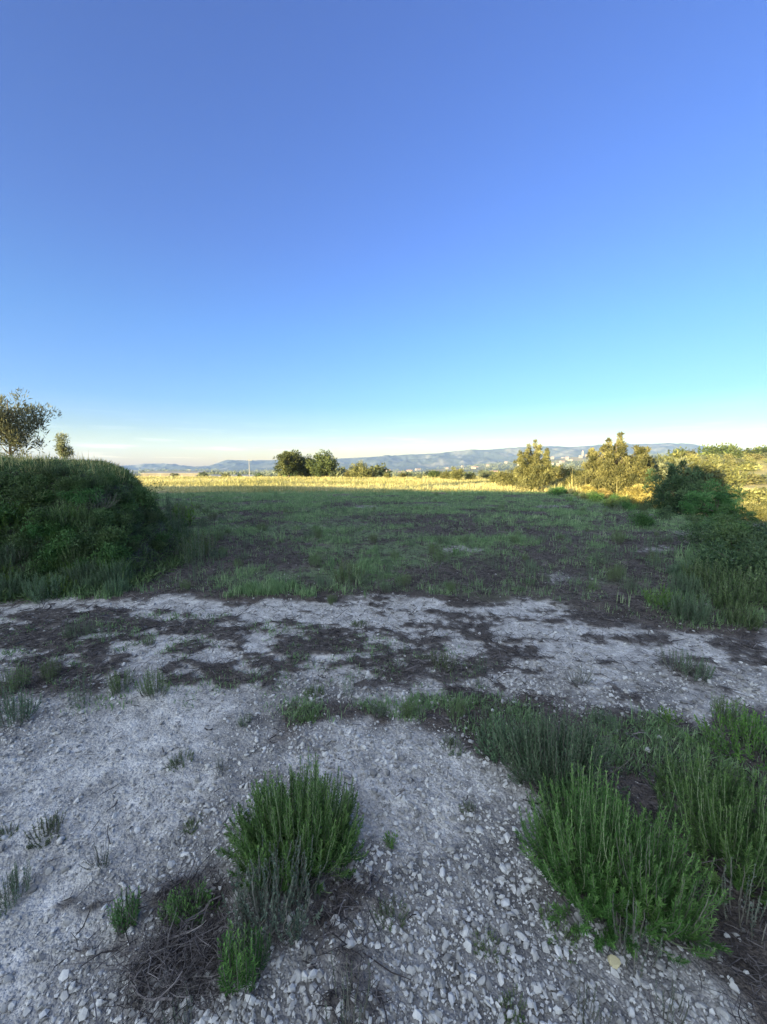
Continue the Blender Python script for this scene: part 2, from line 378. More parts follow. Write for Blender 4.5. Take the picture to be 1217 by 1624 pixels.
# ------------------------------------------------------------------ ground sheet
def build_ground():
    th = np.concatenate([np.radians(np.arange(-64, 64, .26)), np.radians(np.arange(64, 296, 1.0))])   # from straight ahead, clockwise
    rr = np.concatenate([np.exp(np.arange(math.log(.32), math.log(32), .0052)), np.exp(np.arange(math.log(32), math.log(3900), .022))])
    A, Rr = np.meshgrid(th, rr, indexing='ij')
    x = Rr * np.sin(A); y = Rr * np.cos(A)
    z = H(x, y)
    near = Rr < 45
    pale = np.zeros_like(x); lit = np.zeros_like(x); bare = np.zeros_like(x)
    pale[near], lit[near], bare[near] = masks(x[near], y[near])
    # small relief near the viewer
    fade = (1 - ss(8, 20, Rr))
    z = z + fade * (.020 * (fbm(x * 6, y * 6, 80, 4) - .5) + .012 * (fbm(x * 26, y * 26, 84, 3) - .5)) + .02 * lit * fade * (fbm(x * 9, y * 9, 88, 3))
    z = z + (1 - fade) * .12 * (fbm(x * .8, y * .8, 90, 3) - .5)
    # albedo
    def col(c): return np.array(c)[None, None, :]
    soil = col((.075, .062, .053)) + col((.055, .046, .038)) * (fbm(x * 2.5, y * 2.5, 95, 4)[..., None] - .4) * 1.5
    gr = col((.115, .16, .075))
    w = ss(.42, .62, fbm(x * .5, y * .9, 97, 4)) * (1 - .95 * bare) * (1 - .8 * lit) * ss(3.5, 6, y)
    c = soil + (gr - soil) * (w[..., None] * .75)
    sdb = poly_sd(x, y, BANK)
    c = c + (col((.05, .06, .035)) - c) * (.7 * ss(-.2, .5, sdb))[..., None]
    dryw = ss(22, 30, y) * (.55 + .6 * fbm(x * .25, y * .25, 99, 3))
    top = ss(.9, 1.8, sdb)
    dryw = np.clip(np.maximum(dryw, top * .7), 0, 1)
    dry = col((.44, .35, .15)) * (.75 + .5 * fbm(x * .9, y * .9, 101, 3)[..., None])
    c = c + (dry - c) * dryw[..., None]
    # far land: small fields of different crops
    fx, fy = x * .010 + .4 * vnoise(x * .006, y * .006, 7), y * .006
    cell = hash2(np.floor(fx + .3 * vnoise(fy * 2, fx, 8)), np.floor(fy * 1.6), 103)
    far = ss(90, 200, Rr)
    crop = np.where((cell < .55)[..., None], col((.085, .095, .05)), np.where((cell < .75)[..., None], col((.28, .225, .11)), col((.16, .15, .075))))
    crop = crop * (.6 + .8 * fbm(x * .05, y * .05, 105, 4)[..., None])
    az = x / np.maximum(y, 1e-3)
    hillside = ss(.5, .7, az) * (Rr < 600) * (y > 0)
    ter = np.abs((z / 2.4) % 1 - .72)
    hcol = col((.40, .34, .11)) * (.7 + .6 * fbm(x * .06, y * .06, 107, 4)[..., None])
    hcol = hcol + (col((.13, .13, .045)) - hcol) * (1 - ss(.05, .22, ter))[..., None] * .8
    crop = crop + (hcol - crop) * hillside[..., None]
    c = c + (crop - c) * far[..., None]
    dust = ss(.42, .66, fbm(x * 1.6, y * 1.6, 109, 5)) * .65 + .25 * ss(.4, .6, fbm(x * 9, y * 9, 110, 3))
    dust = np.maximum(dust, np.maximum(np.exp(-((x + 1.6) / .75) ** 2) * (1 - ss(2.6, 3.2, y)) * .82, .85 * ss(2.5, 3.3, y)))
    pc = col((.15, .14, .13)) + col((.275, .26, .238)) * dust[..., None]
    c = c + (pc - c) * pale[..., None]
    lc = col((.062, .053, .046))
    c = c + (lc - c) * (lit * (1 - pale) * .8)[..., None]
    nA, nR = A.shape
    idx = np.arange(nA * nR).reshape(nA, nR)
    a = idx; b = np.roll(idx, -1, 0)
    F = np.stack([a[:, :-1], a[:, 1:], b[:, 1:], b[:, :-1]], -1).reshape(-1, 4)[:, ::-1]
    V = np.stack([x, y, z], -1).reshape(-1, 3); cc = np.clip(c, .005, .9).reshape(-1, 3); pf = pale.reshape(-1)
    # centre fan closed with one vertex
    cen = len(V)
    V = np.vstack([V, [[0, 0, float(H(np.array(0.), np.array(0.)))]]]); cc = np.vstack([cc, cc[:1]]); pf = np.append(pf, 1.)
    fc = V[F].mean(1)
    fp = pf[F].mean(1)
    sdf = poly_sd(fc[:, 0], fc[:, 1], BANK)
    rf = np.hypot(fc[:, 0], fc[:, 1])
    v = -(fc[:, 0] * DV[0] + fc[:, 1] * DV[1])
    cls = np.zeros(len(F), int)
    tr = poly_sd(fc[:, 0], fc[:, 1], TRACK)
    cls[(rf < 14) & (fp > .3) & (tr > -.5)] = 1
    cls[(sdf > .02) & (rf < 60) & (cls == 0)] = 2
    cls[(v > 10)] = 3
    tri = np.stack([np.full(nA, cen), idx[:, 0], np.roll(idx[:, 0], -1)], -1)[:, ::-1]
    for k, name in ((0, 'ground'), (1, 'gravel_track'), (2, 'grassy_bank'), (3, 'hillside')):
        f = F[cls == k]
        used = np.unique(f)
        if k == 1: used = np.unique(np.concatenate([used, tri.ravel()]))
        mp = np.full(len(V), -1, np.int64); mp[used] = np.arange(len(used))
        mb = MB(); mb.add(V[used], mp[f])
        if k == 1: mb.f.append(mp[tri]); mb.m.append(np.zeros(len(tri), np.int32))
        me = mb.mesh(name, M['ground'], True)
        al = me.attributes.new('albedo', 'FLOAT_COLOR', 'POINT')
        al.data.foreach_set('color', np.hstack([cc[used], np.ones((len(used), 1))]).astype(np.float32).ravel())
        pa = me.attributes.new('pale', 'FLOAT', 'POINT'); pa.data.foreach_set('value', pf[used].astype(np.float32))
        tag(link(name, me), kind='structure')
build_ground()

# ------------------------------------------------------------------ mountains
def build_mountains():
    pts = np.array([(-300, 738), (0, 742), (180, 744), (235, 739), (262, 736), (290, 741), (310, 744), (330, 740), (365, 732), (385, 733), (402, 730), (440, 730), (480, 732), (540, 727), (620, 723), (690, 719), (740, 714), (770, 713), (800, 711), (838, 709), (870, 707), (900, 709), (930, 707),
                    (1000, 704), (1060, 703), (1100, 706), (1130, 711), (1217, 715), (1500, 722)], float)
    az = np.linspace(-1.5, 1.5, 900)          # x / y
    y0, y1 = 2500.0, 3700.0
    ys = np.linspace(y0, y1, 90)
    AZ, Y = np.meshgrid(az, ys, indexing='ij')
    px = AZ * FPX + CX
    py = np.interp(px, pts[:, 0], pts[:, 1])
    d = ray(px, py)
    crest = EYEZ + d[..., 2] / d[..., 1] * 3250
    t = (Y - y0) / (3250 - y0)
    X = AZ * Y
    base = H(X, np.full_like(X, y0)) * 0 + 60 * ss(-.05, .6, AZ) - 16
    prof = np.where(t < 1, ss(0, 1.12, t) / ss(0, 1.12, np.array(1.)), 1 - .8 * ss(1, 2, t) )
    rid = 1 - np.abs(2 * fbm(X * .0045, Y * .0030, 120, 5) - 1)
    z = base + np.maximum(crest - base, 1) * prof
    z = z + (rid - .72) * 85 * ss(.1, .5, t) * (1 - ss(.78, .98, t)) + (fbm(X * .02, Y * .02, 121, 3) - .5) * 7 * ss(.1, .4, t)
    nA, nR = AZ.shape
    idx = np.arange(nA * nR).reshape(nA, nR)
    F = np.stack([idx[:-1, :-1], idx[1:, :-1], idx[1:, 1:], idx[:-1, 1:]], -1).reshape(-1, 4)
    V = np.stack([X, Y, z], -1).reshape(-1, 3)
    mb = MB(); mb.add(V, F)
    me = mb.mesh('mountains', M['ground'], True)
    n = fbm(X * .012, Y * .012, 125, 4)
    c = np.array([.045, .055, .045]) + (np.array([.30, .27, .21]) - np.array([.045, .055, .045])) * (ss(.52, .78, n) * .35)[..., None]
    al = me.attributes.new('albedo', 'FLOAT_COLOR', 'POINT')
    al.data.foreach_set('color', np.concatenate([c, np.ones(c.shape[:2] + (1,))], -1).astype(np.float32).ravel())
    tag(link('mountains', me), kind='structure')
build_mountains()

# ------------------------------------------------------------------ stones
def stone_mesh(rng, sub=1, cuts=9):
    bm = bmesh.new(); bmesh.ops.create_icosphere(bm, subdivisions=sub, radius=1)
    V = np.array([v.co[:] for v in bm.verts]); F = np.array([[v.index for v in f.verts] for f in bm.faces]); bm.free()
    for _ in range(cuts):                                   # broken faces
        n = unit(rng.normal(size=3)); c = rng.uniform(.38, .78)
        d = V @ n
        V = V - np.where(d > c, d - c, 0)[:, None] * n[None]
    V = V * (1 + .06 * (rng.random((len(V), 1)) - .5))
    V = V * np.array([1, rng.uniform(.55, .9), rng.uniform(.4, .7)])
    return V, F

def rotm(rng, n, flat=.5):
    a = rng.uniform(0, 2 * PI, n); b = rng.normal(0, flat, n); c = rng.normal(0, flat, n)
    ca, sa, cb, sb, cc, sc = np.cos(a), np.sin(a), np.cos(b), np.sin(b), np.cos(c), np.sin(c)
    Rz = np.zeros((n, 3, 3)); Rz[:, 0, 0] = ca; Rz[:, 0, 1] = -sa; Rz[:, 1, 0] = sa; Rz[:, 1, 1] = ca; Rz[:, 2, 2] = 1
    Rx = np.zeros((n, 3, 3)); Rx[:, 0, 0] = 1; Rx[:, 1, 1] = cb; Rx[:, 1, 2] = -sb; Rx[:, 2, 1] = sb; Rx[:, 2, 2] = cb
    Ry = np.zeros((n, 3, 3)); Ry[:, 1, 1] = 1; Ry[:, 0, 0] = cc; Ry[:, 0, 2] = sc; Ry[:, 2, 0] = -sc; Ry[:, 2, 2] = cc
    return Rz @ Rx @ Ry

def relief(x, y):
    Rr = np.hypot(x, y); fade = (1 - ss(8, 20, Rr))
    return H(x, y) + fade * (.020 * (fbm(x * 6, y * 6, 80, 4) - .5) + .012 * (fbm(x * 26, y * 26, 84, 3) - .5))

def polar_samples(rng, n, r0, r1, a0, a1, power=1.0):
    """power 2: even over the area; lower: thinner with distance"""
    u = rng.random(n)
    r = (r0 ** power + u * (r1 ** power - r0 ** power)) ** (1 / power) if power > 0 else r0 * (r1 / r0) ** u
    a = np.radians(rng.uniform(a0, a1, n))
    return r * np.sin(a), r * np.cos(a), r

def build_gravel():
    rng = np.random.default_rng(21)
    protos = [stone_mesh(rng, 1) for _ in range(10)]
    x, y, r = polar_samples(rng, 270000, .5, 6.5, -56, 56, .75)
    pale, lit, _ = masks(x, y)
    stony = .5 + .7 * ss(.42, .6, fbm(x * 1.3, y * 1.3, 130, 4))
    path = np.exp(-((x + 1.6) / .75) ** 2) * (1 - ss(2.6, 3.2, y))        # worn path: fewer loose stones
    path = np.maximum(path, .75 * ss(2.6, 3.4, y))
    keep = rng.random(len(x)) < (pale * .80 + .05) * stony * (1 - .80 * path)
    x, y, r = x[keep], y[keep], r[keep]
    s = np.clip(np.exp(rng.normal(math.log(.0058), .62, len(x))), .0025, .026) * (1 - .25 * path[keep]) * np.clip(.75 + r * .12, .8, 1.4)
    z = relief(x, y) + s * .27
    Rm = rotm(rng, len(x)) * s[:, None, None]
    tint = np.clip(rng.normal(.5, .26, len(x)), 0, 1)
    which = rng.integers(0, len(protos), len(x))
    mb = MB()
    for k, (V, F) in enumerate(protos):
        i = np.where(which == k)[0]
        W = np.einsum('nij,vj->nvi', Rm[i], V) + np.stack([x[i], y[i], z[i]], -1)[:, None]
        FF = (F[None] + (np.arange(len(i)) * len(V))[:, None, None]).reshape(-1, 3)
        mb.add(W.reshape(-1, 3), FF, np.repeat(tint[i], len(V)))
    tag(link('gravel', mb.mesh('gravel', M['stone'])), 'pale crushed limestone gravel scattered over the track', 'gravel', kind='stuff')
build_gravel()

def build_stones():
    rng = np.random.default_rng(33)
    protos = []
    for k in range(9):
        V, F = stone_mesh(rng, 2, 14)
        mb = MB(); mb.add(V, F); protos.append(mb.mesh('stone', M['stone']))
    n = 0
    while n < 280:
        px, py = rng.uniform(0, 1217), 1624 - abs(rng.normal(0, 220))
        if py < 1130: continue
        q = gp([(px, py)])[0]
        x, y = np.array([q[0]]), np.array([q[1]])
        pale, lit, _ = masks(x, y)
        if pale[0] < .6 or (px < 480 and rng.random() < .6): continue
        s = float(np.clip(np.exp(rng.normal(math.log(.0145), .28)), .010, .026))
        o = bpy.data.objects.new('stone', protos[n % 9]); C.objects.link(o)
        o.location = (x[0], y[0], float(relief(x, y)[0]) + s * .22)
        o.rotation_euler = (rng.normal(0, .35), rng.normal(0, .35), rng.uniform(0, 6.28)); o.scale = (s, s, s)
        tag(o, 'loose pale broken stone larger than the gravel around it in the foreground', 'stone', 'larger loose stones on the gravel')
        n += 1
    for px, py, s, mat, lab in ((975, 1527, .026, 'yellow_stone', 'yellowish stone lying on the gravel below the large rosemary bush'),
                                (537, 1191, .038, 'stone', 'flat pale stone beside the top of the rosemary bush left of centre')):
        V, F = stone_mesh(rng, 2); mb = MB(); mb.add(V, F)
        q = gp([(px, py)])[0]; x, y = np.array([q[0]]), np.array([q[1]])
        o = link('stone', mb.mesh('stone', M[mat])); o.location = (x[0], y[0], float(relief(x, y)[0]) + s * .3); o.scale = (s, s, s)
        o.rotation_euler = (.2, .1, .5)
        tag(o, lab, 'stone')
build_stones()

# ------------------------------------------------------------------ dead litter and grass
def build_litter():
    rng = np.random.default_rng(41)
    x, y, r = polar_samples(rng, 330000, .7, 22, -75, 82, .55)
    pale, lit, bare = masks(x, y)
    sdb = poly_sd(x, y, BANK)
    p = np.clip((1 - pale) * (.35 + .75 * lit + .45 * bare), .006 + .10 * ss(2.4, 2.8, y), 1) * (sdb < .4)
    k = rng.random(len(x)) < p
    x, y, r = x[k], y[k], r[k]
    n = len(x)
    L = np.exp(rng.normal(math.log(.055), .5, n)) * np.clip(.8 + r * .05, .8, 1.6)
    a = rng.uniform(0, 2 * PI, n); up = np.abs(rng.normal(0, .22, n))
    D = np.stack([np.cos(a), np.sin(a), up], -1) * L[:, None]
    P0 = np.stack([x, y, relief(x, y) + .003 + rng.random(n) * .02], -1)
    mid = P0 + D * .5 + rng.normal(0, .10, (n, 3)) * L[:, None]
    path = np.stack([P0, mid, P0 + D], 1)
    rad = (np.exp(rng.normal(math.log(.0011), .45, n)) * np.clip(.8 + r * .22, 1, 4))[:, None] * np.array([[1, .9, .5]])
    V, F = tubes(path, rad, 3)
    tint = np.repeat(np.clip(rng.normal(.36, .24, n), 0, 1), 9)
    mb = MB(); mb.add(V, F, tint)
    tag(link('dead_litter', mb.mesh('dead_litter', M['litter'])), 'dark dead straw and twigs strewn over track and field', 'litter', kind='stuff')
build_litter()

def blades(rng, P, h, w, lean, tint, mb, mi=0):
    n = len(P)
    a = rng.uniform(0, 2 * PI, n); l = np.abs(rng.normal(0, lean, n))
    out = np.stack([np.cos(a), np.sin(a), np.zeros(n)], -1)
    S = np.stack([-np.sin(a + rng.normal(0, .8, n)), np.cos(a), np.zeros(n)], -1)
    z = np.array([0, 0, 1.])
    p0 = P; p1 = P + z * (h * .55)[:, None] + out * (h * l * .35)[:, None]
    p2 = P + z * (h * (1 - .25 * np.clip(l, 0, 1.5)))[:, None] + out * (h * l)[:, None]
    V = np.stack([p0 - S * w[:, None] * .5, p0 + S * w[:, None] * .5, p1 + S * w[:, None] * .4, p1 - S * w[:, None] * .4, p2 + S * w[:, None] * .06, p2 - S * w[:, None] * .06], 1)
    idx = np.arange(n * 6).reshape(n, 6)
    F = np.concatenate([idx[:, [0, 1, 2, 3]], idx[:, [3, 2, 4, 5]]])
    mb.add(V.reshape(-1, 3), F, np.repeat(tint, 6), mi)

def build_grass():
    rng = np.random.default_rng(51)
    # tuft centres on the shaded field
    x, y, r = polar_samples(rng, 95000, 4.6, 27.5, -56, 56, 1.15)
    pale, lit, bare = masks(x, y)
    sdb = poly_sd(x, y, BANK); tr = poly_sd(x, y, TRACK)
    dens = ss(.42, .62, fbm(x * .8, y * 1.3, 140, 4)) * (1 - .95 * bare) * (1 - pale) * (tr < -.15) * (sdb < .2) + .07 * (1 - pale) * (tr < -.1)
    dens = dens + .22 * ss(10, 17, r) * (1 - pale) * (1 - .85 * bare)
    k = rng.random(len(x)) < np.clip(dens, 0, 1)
    x, y, r = x[k], y[k], r[k]
    mb = MB()
    nb = 9
    X = np.repeat(x, nb) + rng.normal(0, 1, len(x) * nb) * np.repeat(.035 + r * .0022, nb); Y = np.repeat(y, nb) + rng.normal(0, 1, len(x) * nb) * np.repeat(.035 + r * .0022, nb)
    hh = np.exp(rng.normal(math.log(.06), .45, len(x))) * (1 + .5 * ss(.5, .7, fbm(x * .3, y * .3, 141, 3)))
    h = np.repeat(hh, nb) * rng.uniform(.5, 1.25, len(X))
    tn = np.repeat(np.clip(rng.normal(.45, .2, len(x)), 0, 1), nb) + rng.normal(0, .12, len(X))
    P = np.stack([X, Y, H(X, Y) - .01], -1)
    blades(rng, P, h, np.repeat(.003 + r * .00055, nb) * rng.uniform(.7, 1.4, len(X)), .45, np.clip(tn, 0, 1), mb)
    # strip of green between track and foreground, and the right-hand corner
    for poly, n, hm in ((gp([(430, 1118), (640, 1102), (800, 1108), (960, 1120), (1217, 1126), (1300, 1180), (1217, 1290), (1010, 1230), (900, 1160), (760, 1170), (640, 1160), (520, 1140)]), 1300, .04),
                        (gp([(-40, 975), (330, 965), (520, 1000), (800, 1010), (800, 1090), (400, 1100), (-40, 1115)]), 520, .035), (gp([(340, 930), (470, 925), (500, 948), (340, 948)]), 200, .10), (gp([(520, 880), (600, 870), (640, 940), (540, 948)]), 110, .11),
                        (gp([(1020, 900), (1217, 880), (1300, 990), (1150, 1005), (1040, 985)]), 180, .08), (gp([(0, 925), (200, 925), (200, 948), (0, 950)]), 260, .10)):
        q = np.array(poly); lo, hi = q.min(0), q.max(0)
        xx = rng.uniform(lo[0], hi[0], n * 6); yy = rng.uniform(lo[1], hi[1], n * 6)
        kk = poly_sd(xx, yy, poly) + .5 * (fbm(xx * 3, yy * 3, 143, 3) - .5) > 0
        kk &= rng.random(len(xx)) < ss(.35, .6, fbm(xx * 3.5, yy * 3.5, 144, 3))
        xx, yy = xx[kk][:n], yy[kk][:n]; nb2 = 10
        X = np.repeat(xx, nb2) + rng.normal(0, .03, len(xx) * nb2); Y = np.repeat(yy, nb2) + rng.normal(0, .03, len(xx) * nb2)
        h = np.repeat(np.exp(rng.normal(math.log(hm), .35, len(xx))), nb2) * rng.uniform(.5, 1.2, len(X))
        blades(rng, np.stack([X, Y, H(X, Y) - .005], -1), h, .0028 + .0012 * np.hypot(X, Y) * rng.uniform(.6, 1.1, len(X)), .5, np.clip(np.repeat(rng.normal(.4, .2, len(xx)), nb2) + rng.normal(0, .1, len(X)), 0, 1), mb)
    x, y, r = polar_samples(rng, 2600, 1.5, 6.5, 56, 95, 1.5)          # the mulch beyond the right edge of the picture
    k = (poly_sd(x, y, TRACK) < -.1) & (rng.random(len(x)) < ss(.35, .6, fbm(x * 2, y * 2, 145, 3))); x, y = x[k], y[k]
    X = np.repeat(x, 10) + rng.normal(0, .035, len(x) * 10); Y = np.repeat(y, 10) + rng.normal(0, .035, len(x) * 10)
    blades(rng, np.stack([X, Y, H(X, Y) - .005], -1), rng.uniform(.03, .14, len(X)), .003 + .001 * np.hypot(X, Y), .5, np.clip(rng.normal(.4, .2, len(X)), 0, 1), mb)
    tag(link('grass', mb.mesh('grass', M['grass'])), 'thin grey green grass growing over the shaded field', 'grass', kind='stuff')
    # dry grass in the sun at the far end of the field, on the bank top and on the slope
    mb = MB()
    x, y, r = polar_samples(rng, 110000, 24.6, 95, -52, 54, .5)
    dens = ss(24.6, 27.5, y + 1.5 * (fbm(x * .4, y * .4, 150, 3) - .5)) * (.35 + .9 * ss(.35, .6, fbm(x * .2, y * .2, 151, 3)))
    k = rng.random(len(x)) < dens
    x, y, r = x[k], y[k], r[k]
    nb = 6
    X = np.repeat(x, nb) + rng.normal(0, .12, len(x) * nb); Y = np.repeat(y, nb) + rng.normal(0, .12, len(x) * nb)
    tall = 1 + .8 * ss(.3, .5, x / y) * (1 - ss(45, 70, r)) + 2.6 * ss(.42, .55, x / y) * (1 - ss(36, 42, r))
    h = np.repeat(np.exp(rng.normal(math.log(.13), .5, len(x))) * tall, nb) * rng.uniform(.5, 1.2, len(X))
    tn = np.clip(np.repeat(.5 + 1.3 * (fbm(x * .15, y * .15, 152, 3) - .5), nb) + rng.normal(0, .16, len(X)), 0, 1)
    blades(rng, np.stack([X, Y, H(X, Y) - .02], -1), h, np.repeat(.006 + r * .0007, nb), .4, tn, mb)
    x, y, r = polar_samples(rng, 14000, 5, 24, -58, -30, 1.2)
    sdb = poly_sd(x, y, BANK)
    k = (sdb > 1.0); x, y, r = x[k], y[k], r[k]
    X = np.repeat(x, nb) + rng.normal(0, .06, len(x) * nb); Y = np.repeat(y, nb) + rng.normal(0, .06, len(x) * nb)
    h = np.repeat(np.exp(rng.normal(math.log(.11), .4, len(x))), nb) * rng.uniform(.5, 1.3, len(X))
    blades(rng, np.stack([X, Y, H(X, Y) - .02], -1), h, np.repeat(.004 + r * .0006, nb), .35, np.clip(rng.normal(.4, .2, len(X)), 0, 1), mb)
    tag(link('dry_grass', mb.mesh('dry_grass', M['straw'])), 'golden dry grass in the sun beyond the shade', 'grass', kind='stuff')
build_grass()

# ------------------------------------------------------------------ plants: prototypes
def sprig_bush(seed, n, rx, ry, h, leaf_l, leaf_w, step, whorl=3, t0=.25, ang=(60, 22), stem_r=.0016, mat='rosemary', spread=.5, dome=.35, bare=0, K=9, wig=.03, upright=.35, stem_mat='stem', fill=0, lump=0):
    """upright leafy sprigs rising from a woody base; returns (branches mesh, foliage mesh)"""
    g = np.random.default_rng(seed)
    tot = n + bare
    a = g.uniform(0, 2 * PI, tot); rho = np.sqrt(g.random(tot))
    foot = np.stack([rx * spread * rho * np.cos(a), ry * spread * rho * np.sin(a), np.full(tot, -.02)], -1)
    foot[:, :2] += g.normal(0, .03 * rx, (tot, 2))
    tip = np.stack([rx * rho * np.cos(a), ry * rho * np.sin(a), h * (1 - dome * rho ** 2) * g.uniform(.62, 1.08, tot)], -1)
    tip[:, :2] += g.normal(0, .13 * min(rx, ry), (tot, 2))
    if fill:                                   # shorter side shoots filling the flank
        q = g.random(tot) < fill; tip[q, 2] *= g.uniform(.35, .8, q.sum()); tip[q, :2] *= 1.12
    if lump:                                   # uneven outline: groups of sprigs of unlike height
        q = vnoise(tip[:, 0] / rx * 2.2 + seed, tip[:, 1] / ry * 2.2, seed); tip[:, 2] *= 1 + lump * (q - .62)
    mid = foot + (tip - foot) * np.array([.78, .78, upright])
    t = np.linspace(0, 1, K)[None, :, None]
    path = (1 - t) ** 2 * foot[:, None] + 2 * t * (1 - t) * mid[:, None] + t * t * tip[:, None]
    path = path + np.cumsum(g.normal(0, wig * h / K, (tot, K, 3)), 1) * np.array([1, 1, .3])
    path[bare and n or tot:, :, 2] *= .8
    br = MB(); rad = stem_r * g.uniform(.7, 1.5, (tot, 1)) * np.linspace(1.3, .5, K)[None]
    V, F = tubes(path, rad, 4); br.add(V, F, np.repeat(g.uniform(.2, .8, tot), K * 4))
    # leaves
    fo = MB(); lp = path[:n]
    seglen = np.linalg.norm(np.diff(lp, axis=1), axis=-1).sum(1)
    m = int(np.median(seglen) * (1 - t0) / step)
    tt = np.linspace(t0, 1, max(m, 3))[None] + g.normal(0, .006, (n, max(m, 3)))
    tt = np.clip(tt, 0, .999); m = tt.shape[1]
    f = tt * (K - 1); i0 = np.floor(f).astype(int); fr = (f - i0)[..., None]
    ar = np.arange(n)[:, None]
    P = lp[ar, i0] * (1 - fr) + lp[ar, i0 + 1] * fr
    T = unit(lp[ar, i0 + 1] - lp[ar, i0])
    ref = unit(np.cross(T, np.array([.3, .7, .2]))); bi = np.cross(T, ref)
    stemtint = g.normal(.42, .22, n)
    for w in range(whorl):
        ph = np.arange(m)[None] * 2.4 + w * 2 * PI / whorl + g.uniform(0, 6, (n, 1)) + g.normal(0, .4, (n, m))
        rd = ref * np.cos(ph)[..., None] + bi * np.sin(ph)[..., None]
        al = np.radians(ang[0] + (ang[1] - ang[0]) * (tt - t0) / (1 - t0)) + g.normal(0, .18, (n, m))
        D = unit(T * np.cos(al)[..., None] + rd * np.sin(al)[..., None])
        ll = leaf_l * g.uniform(.65, 1.25, (n, m)) * (1 - .45 * ss(.8, 1, tt)) * (.6 + .4 * ss(t0, t0 + .2, tt))
        V, F = leaves(P.reshape(-1, 3), D.reshape(-1, 3), T.reshape(-1, 3), ll.ravel(), leaf_w * g.uniform(.7, 1.3, n * m), .05)
        tn = np.clip(stemtint[:, None] + .28 * ss(.75, 1, tt) + g.normal(0, .12, (n, m)), 0, 1)
        fo.add(V, F, np.repeat(tn.ravel(), 4))
    return br.mesh('branches', M[stem_mat]), fo.mesh('foliage', M[mat])

def twig_mass(seed, n, rx, ry, h, length, rad=.002, flat=.25, mat='twig', direction=None):
    g = np.random.default_rng(seed)
    a = g.uniform(0, 2 * PI, n); rho = np.sqrt(g.random(n))
    P0 = np.stack([rx * rho * np.cos(a), ry * rho * np.sin(a), g.random(n) ** 2 * h * (1 - rho ** 2 * .8) + .005], -1)
    b = g.uniform(0, 2 * PI, n) if direction is None else direction + g.normal(0, .45, n)
    D = unit(np.stack([np.cos(b), np.sin(b), g.normal(0.05, flat, n)], -1))
    L = length * np.exp(g.normal(0, .4, n))
    K = 7; t = np.linspace(-.5, .5, K)[None, :, None]
    path = P0[:, None] + D[:, None] * t * L[:, None, None] + np.cumsum(g.normal(0, .045, (n, K, 3)), 1) * L[:, None, None]
    path[..., 2] = np.maximum(path[..., 2], .003)
    r = rad * np.exp(g.normal(0, .45, (n, 1))) * np.linspace(1.2, .5, K)[None]
    mb = MB(); V, F = tubes(path, r, 4); mb.add(V, F, np.repeat(np.clip(g.normal(.45, .25, n), 0, 1), K * 4))
    return mb.mesh('twigs', M[mat])

def crown(seed, env, ncl, per, clr, leaf_l, leaf_w, mat, trunk, limbs=10, up=.3, flat=.7, height=1.0, gap=.0, stem_mat='bark', trunk_r=.03, tintz=0.0):
    """a tree: trunk mesh with limbs, crown mesh of leaf clumps. env(g, n) gives clump centres and sizes"""
    g = np.random.default_rng(seed)
    cen, cs = env(g, ncl)
    keep = g.random(len(cen)) > gap
    cen, cs = cen[keep], cs[keep]
    n = len(cen)
    P = np.repeat(cen, per, 0); s = np.repeat(cs, per)
    off = unit(g.normal(size=(n * per, 3))) * (g.random((n * per, 1)) ** .4)
    P = P + off * (s * clr)[:, None] * np.array([1, 1, flat])
    D = unit(off + np.array([0, 0, up]) + g.normal(0, .6, off.shape))
    Nn = unit(g.normal(size=off.shape))
    V, F = leaves(P, D, Nn, leaf_l * g.uniform(.6, 1.3, len(P)), leaf_w * g.uniform(.6, 1.3, len(P)), .08)
    tn = np.clip(np.repeat(g.normal(.45, .26, n), per) + g.normal(0, .13, len(P)), 0, 1)
    fo = MB(); fo.add(V, F, np.repeat(tn, 4))
    br = MB()
    K = 8; t = np.linspace(0, 1, K)[None, :, None]
    tp = np.array(trunk, float)                     # polyline of the trunk
    s_ = np.linspace(0, 1, len(tp)); tt = np.linspace(0, 1, 14)
    spine = np.stack([np.interp(tt, s_, tp[:, i]) for i in range(3)], -1)
    spine[1:, :2] += np.cumsum(g.normal(0, .006 * height, (13, 2)), 0)
    V, F = tubes(spine[None], (trunk_r * np.linspace(1.25, .2, 14))[None], 7); br.add(V, F)
    pick = g.choice(n, min(limbs, n), replace=False)
    ends = cen[pick]
    sz = np.clip(ends[:, 2] * g.uniform(.35, .8, len(ends)), .02 * height, tp[-1, 2])
    starts = np.stack([np.interp(sz, spine[:, 2], spine[:, i]) for i in range(3)], -1)
    mid = (starts + ends) / 2 + np.array([0, 0, -.04 * height]) + g.normal(0, .03 * height, starts.shape)
    path = (1 - t) ** 2 * starts[:, None] + 2 * t * (1 - t) * mid[:, None] + t * t * ends[:, None]
    V, F = tubes(path, trunk_r * .42 * g.uniform(.6, 1.1, (len(ends), 1)) * np.linspace(1, .25, K)[None], 5); br.add(V, F)
    return br.mesh('trunk', M[stem_mat]), fo.mesh('crown', M[mat])

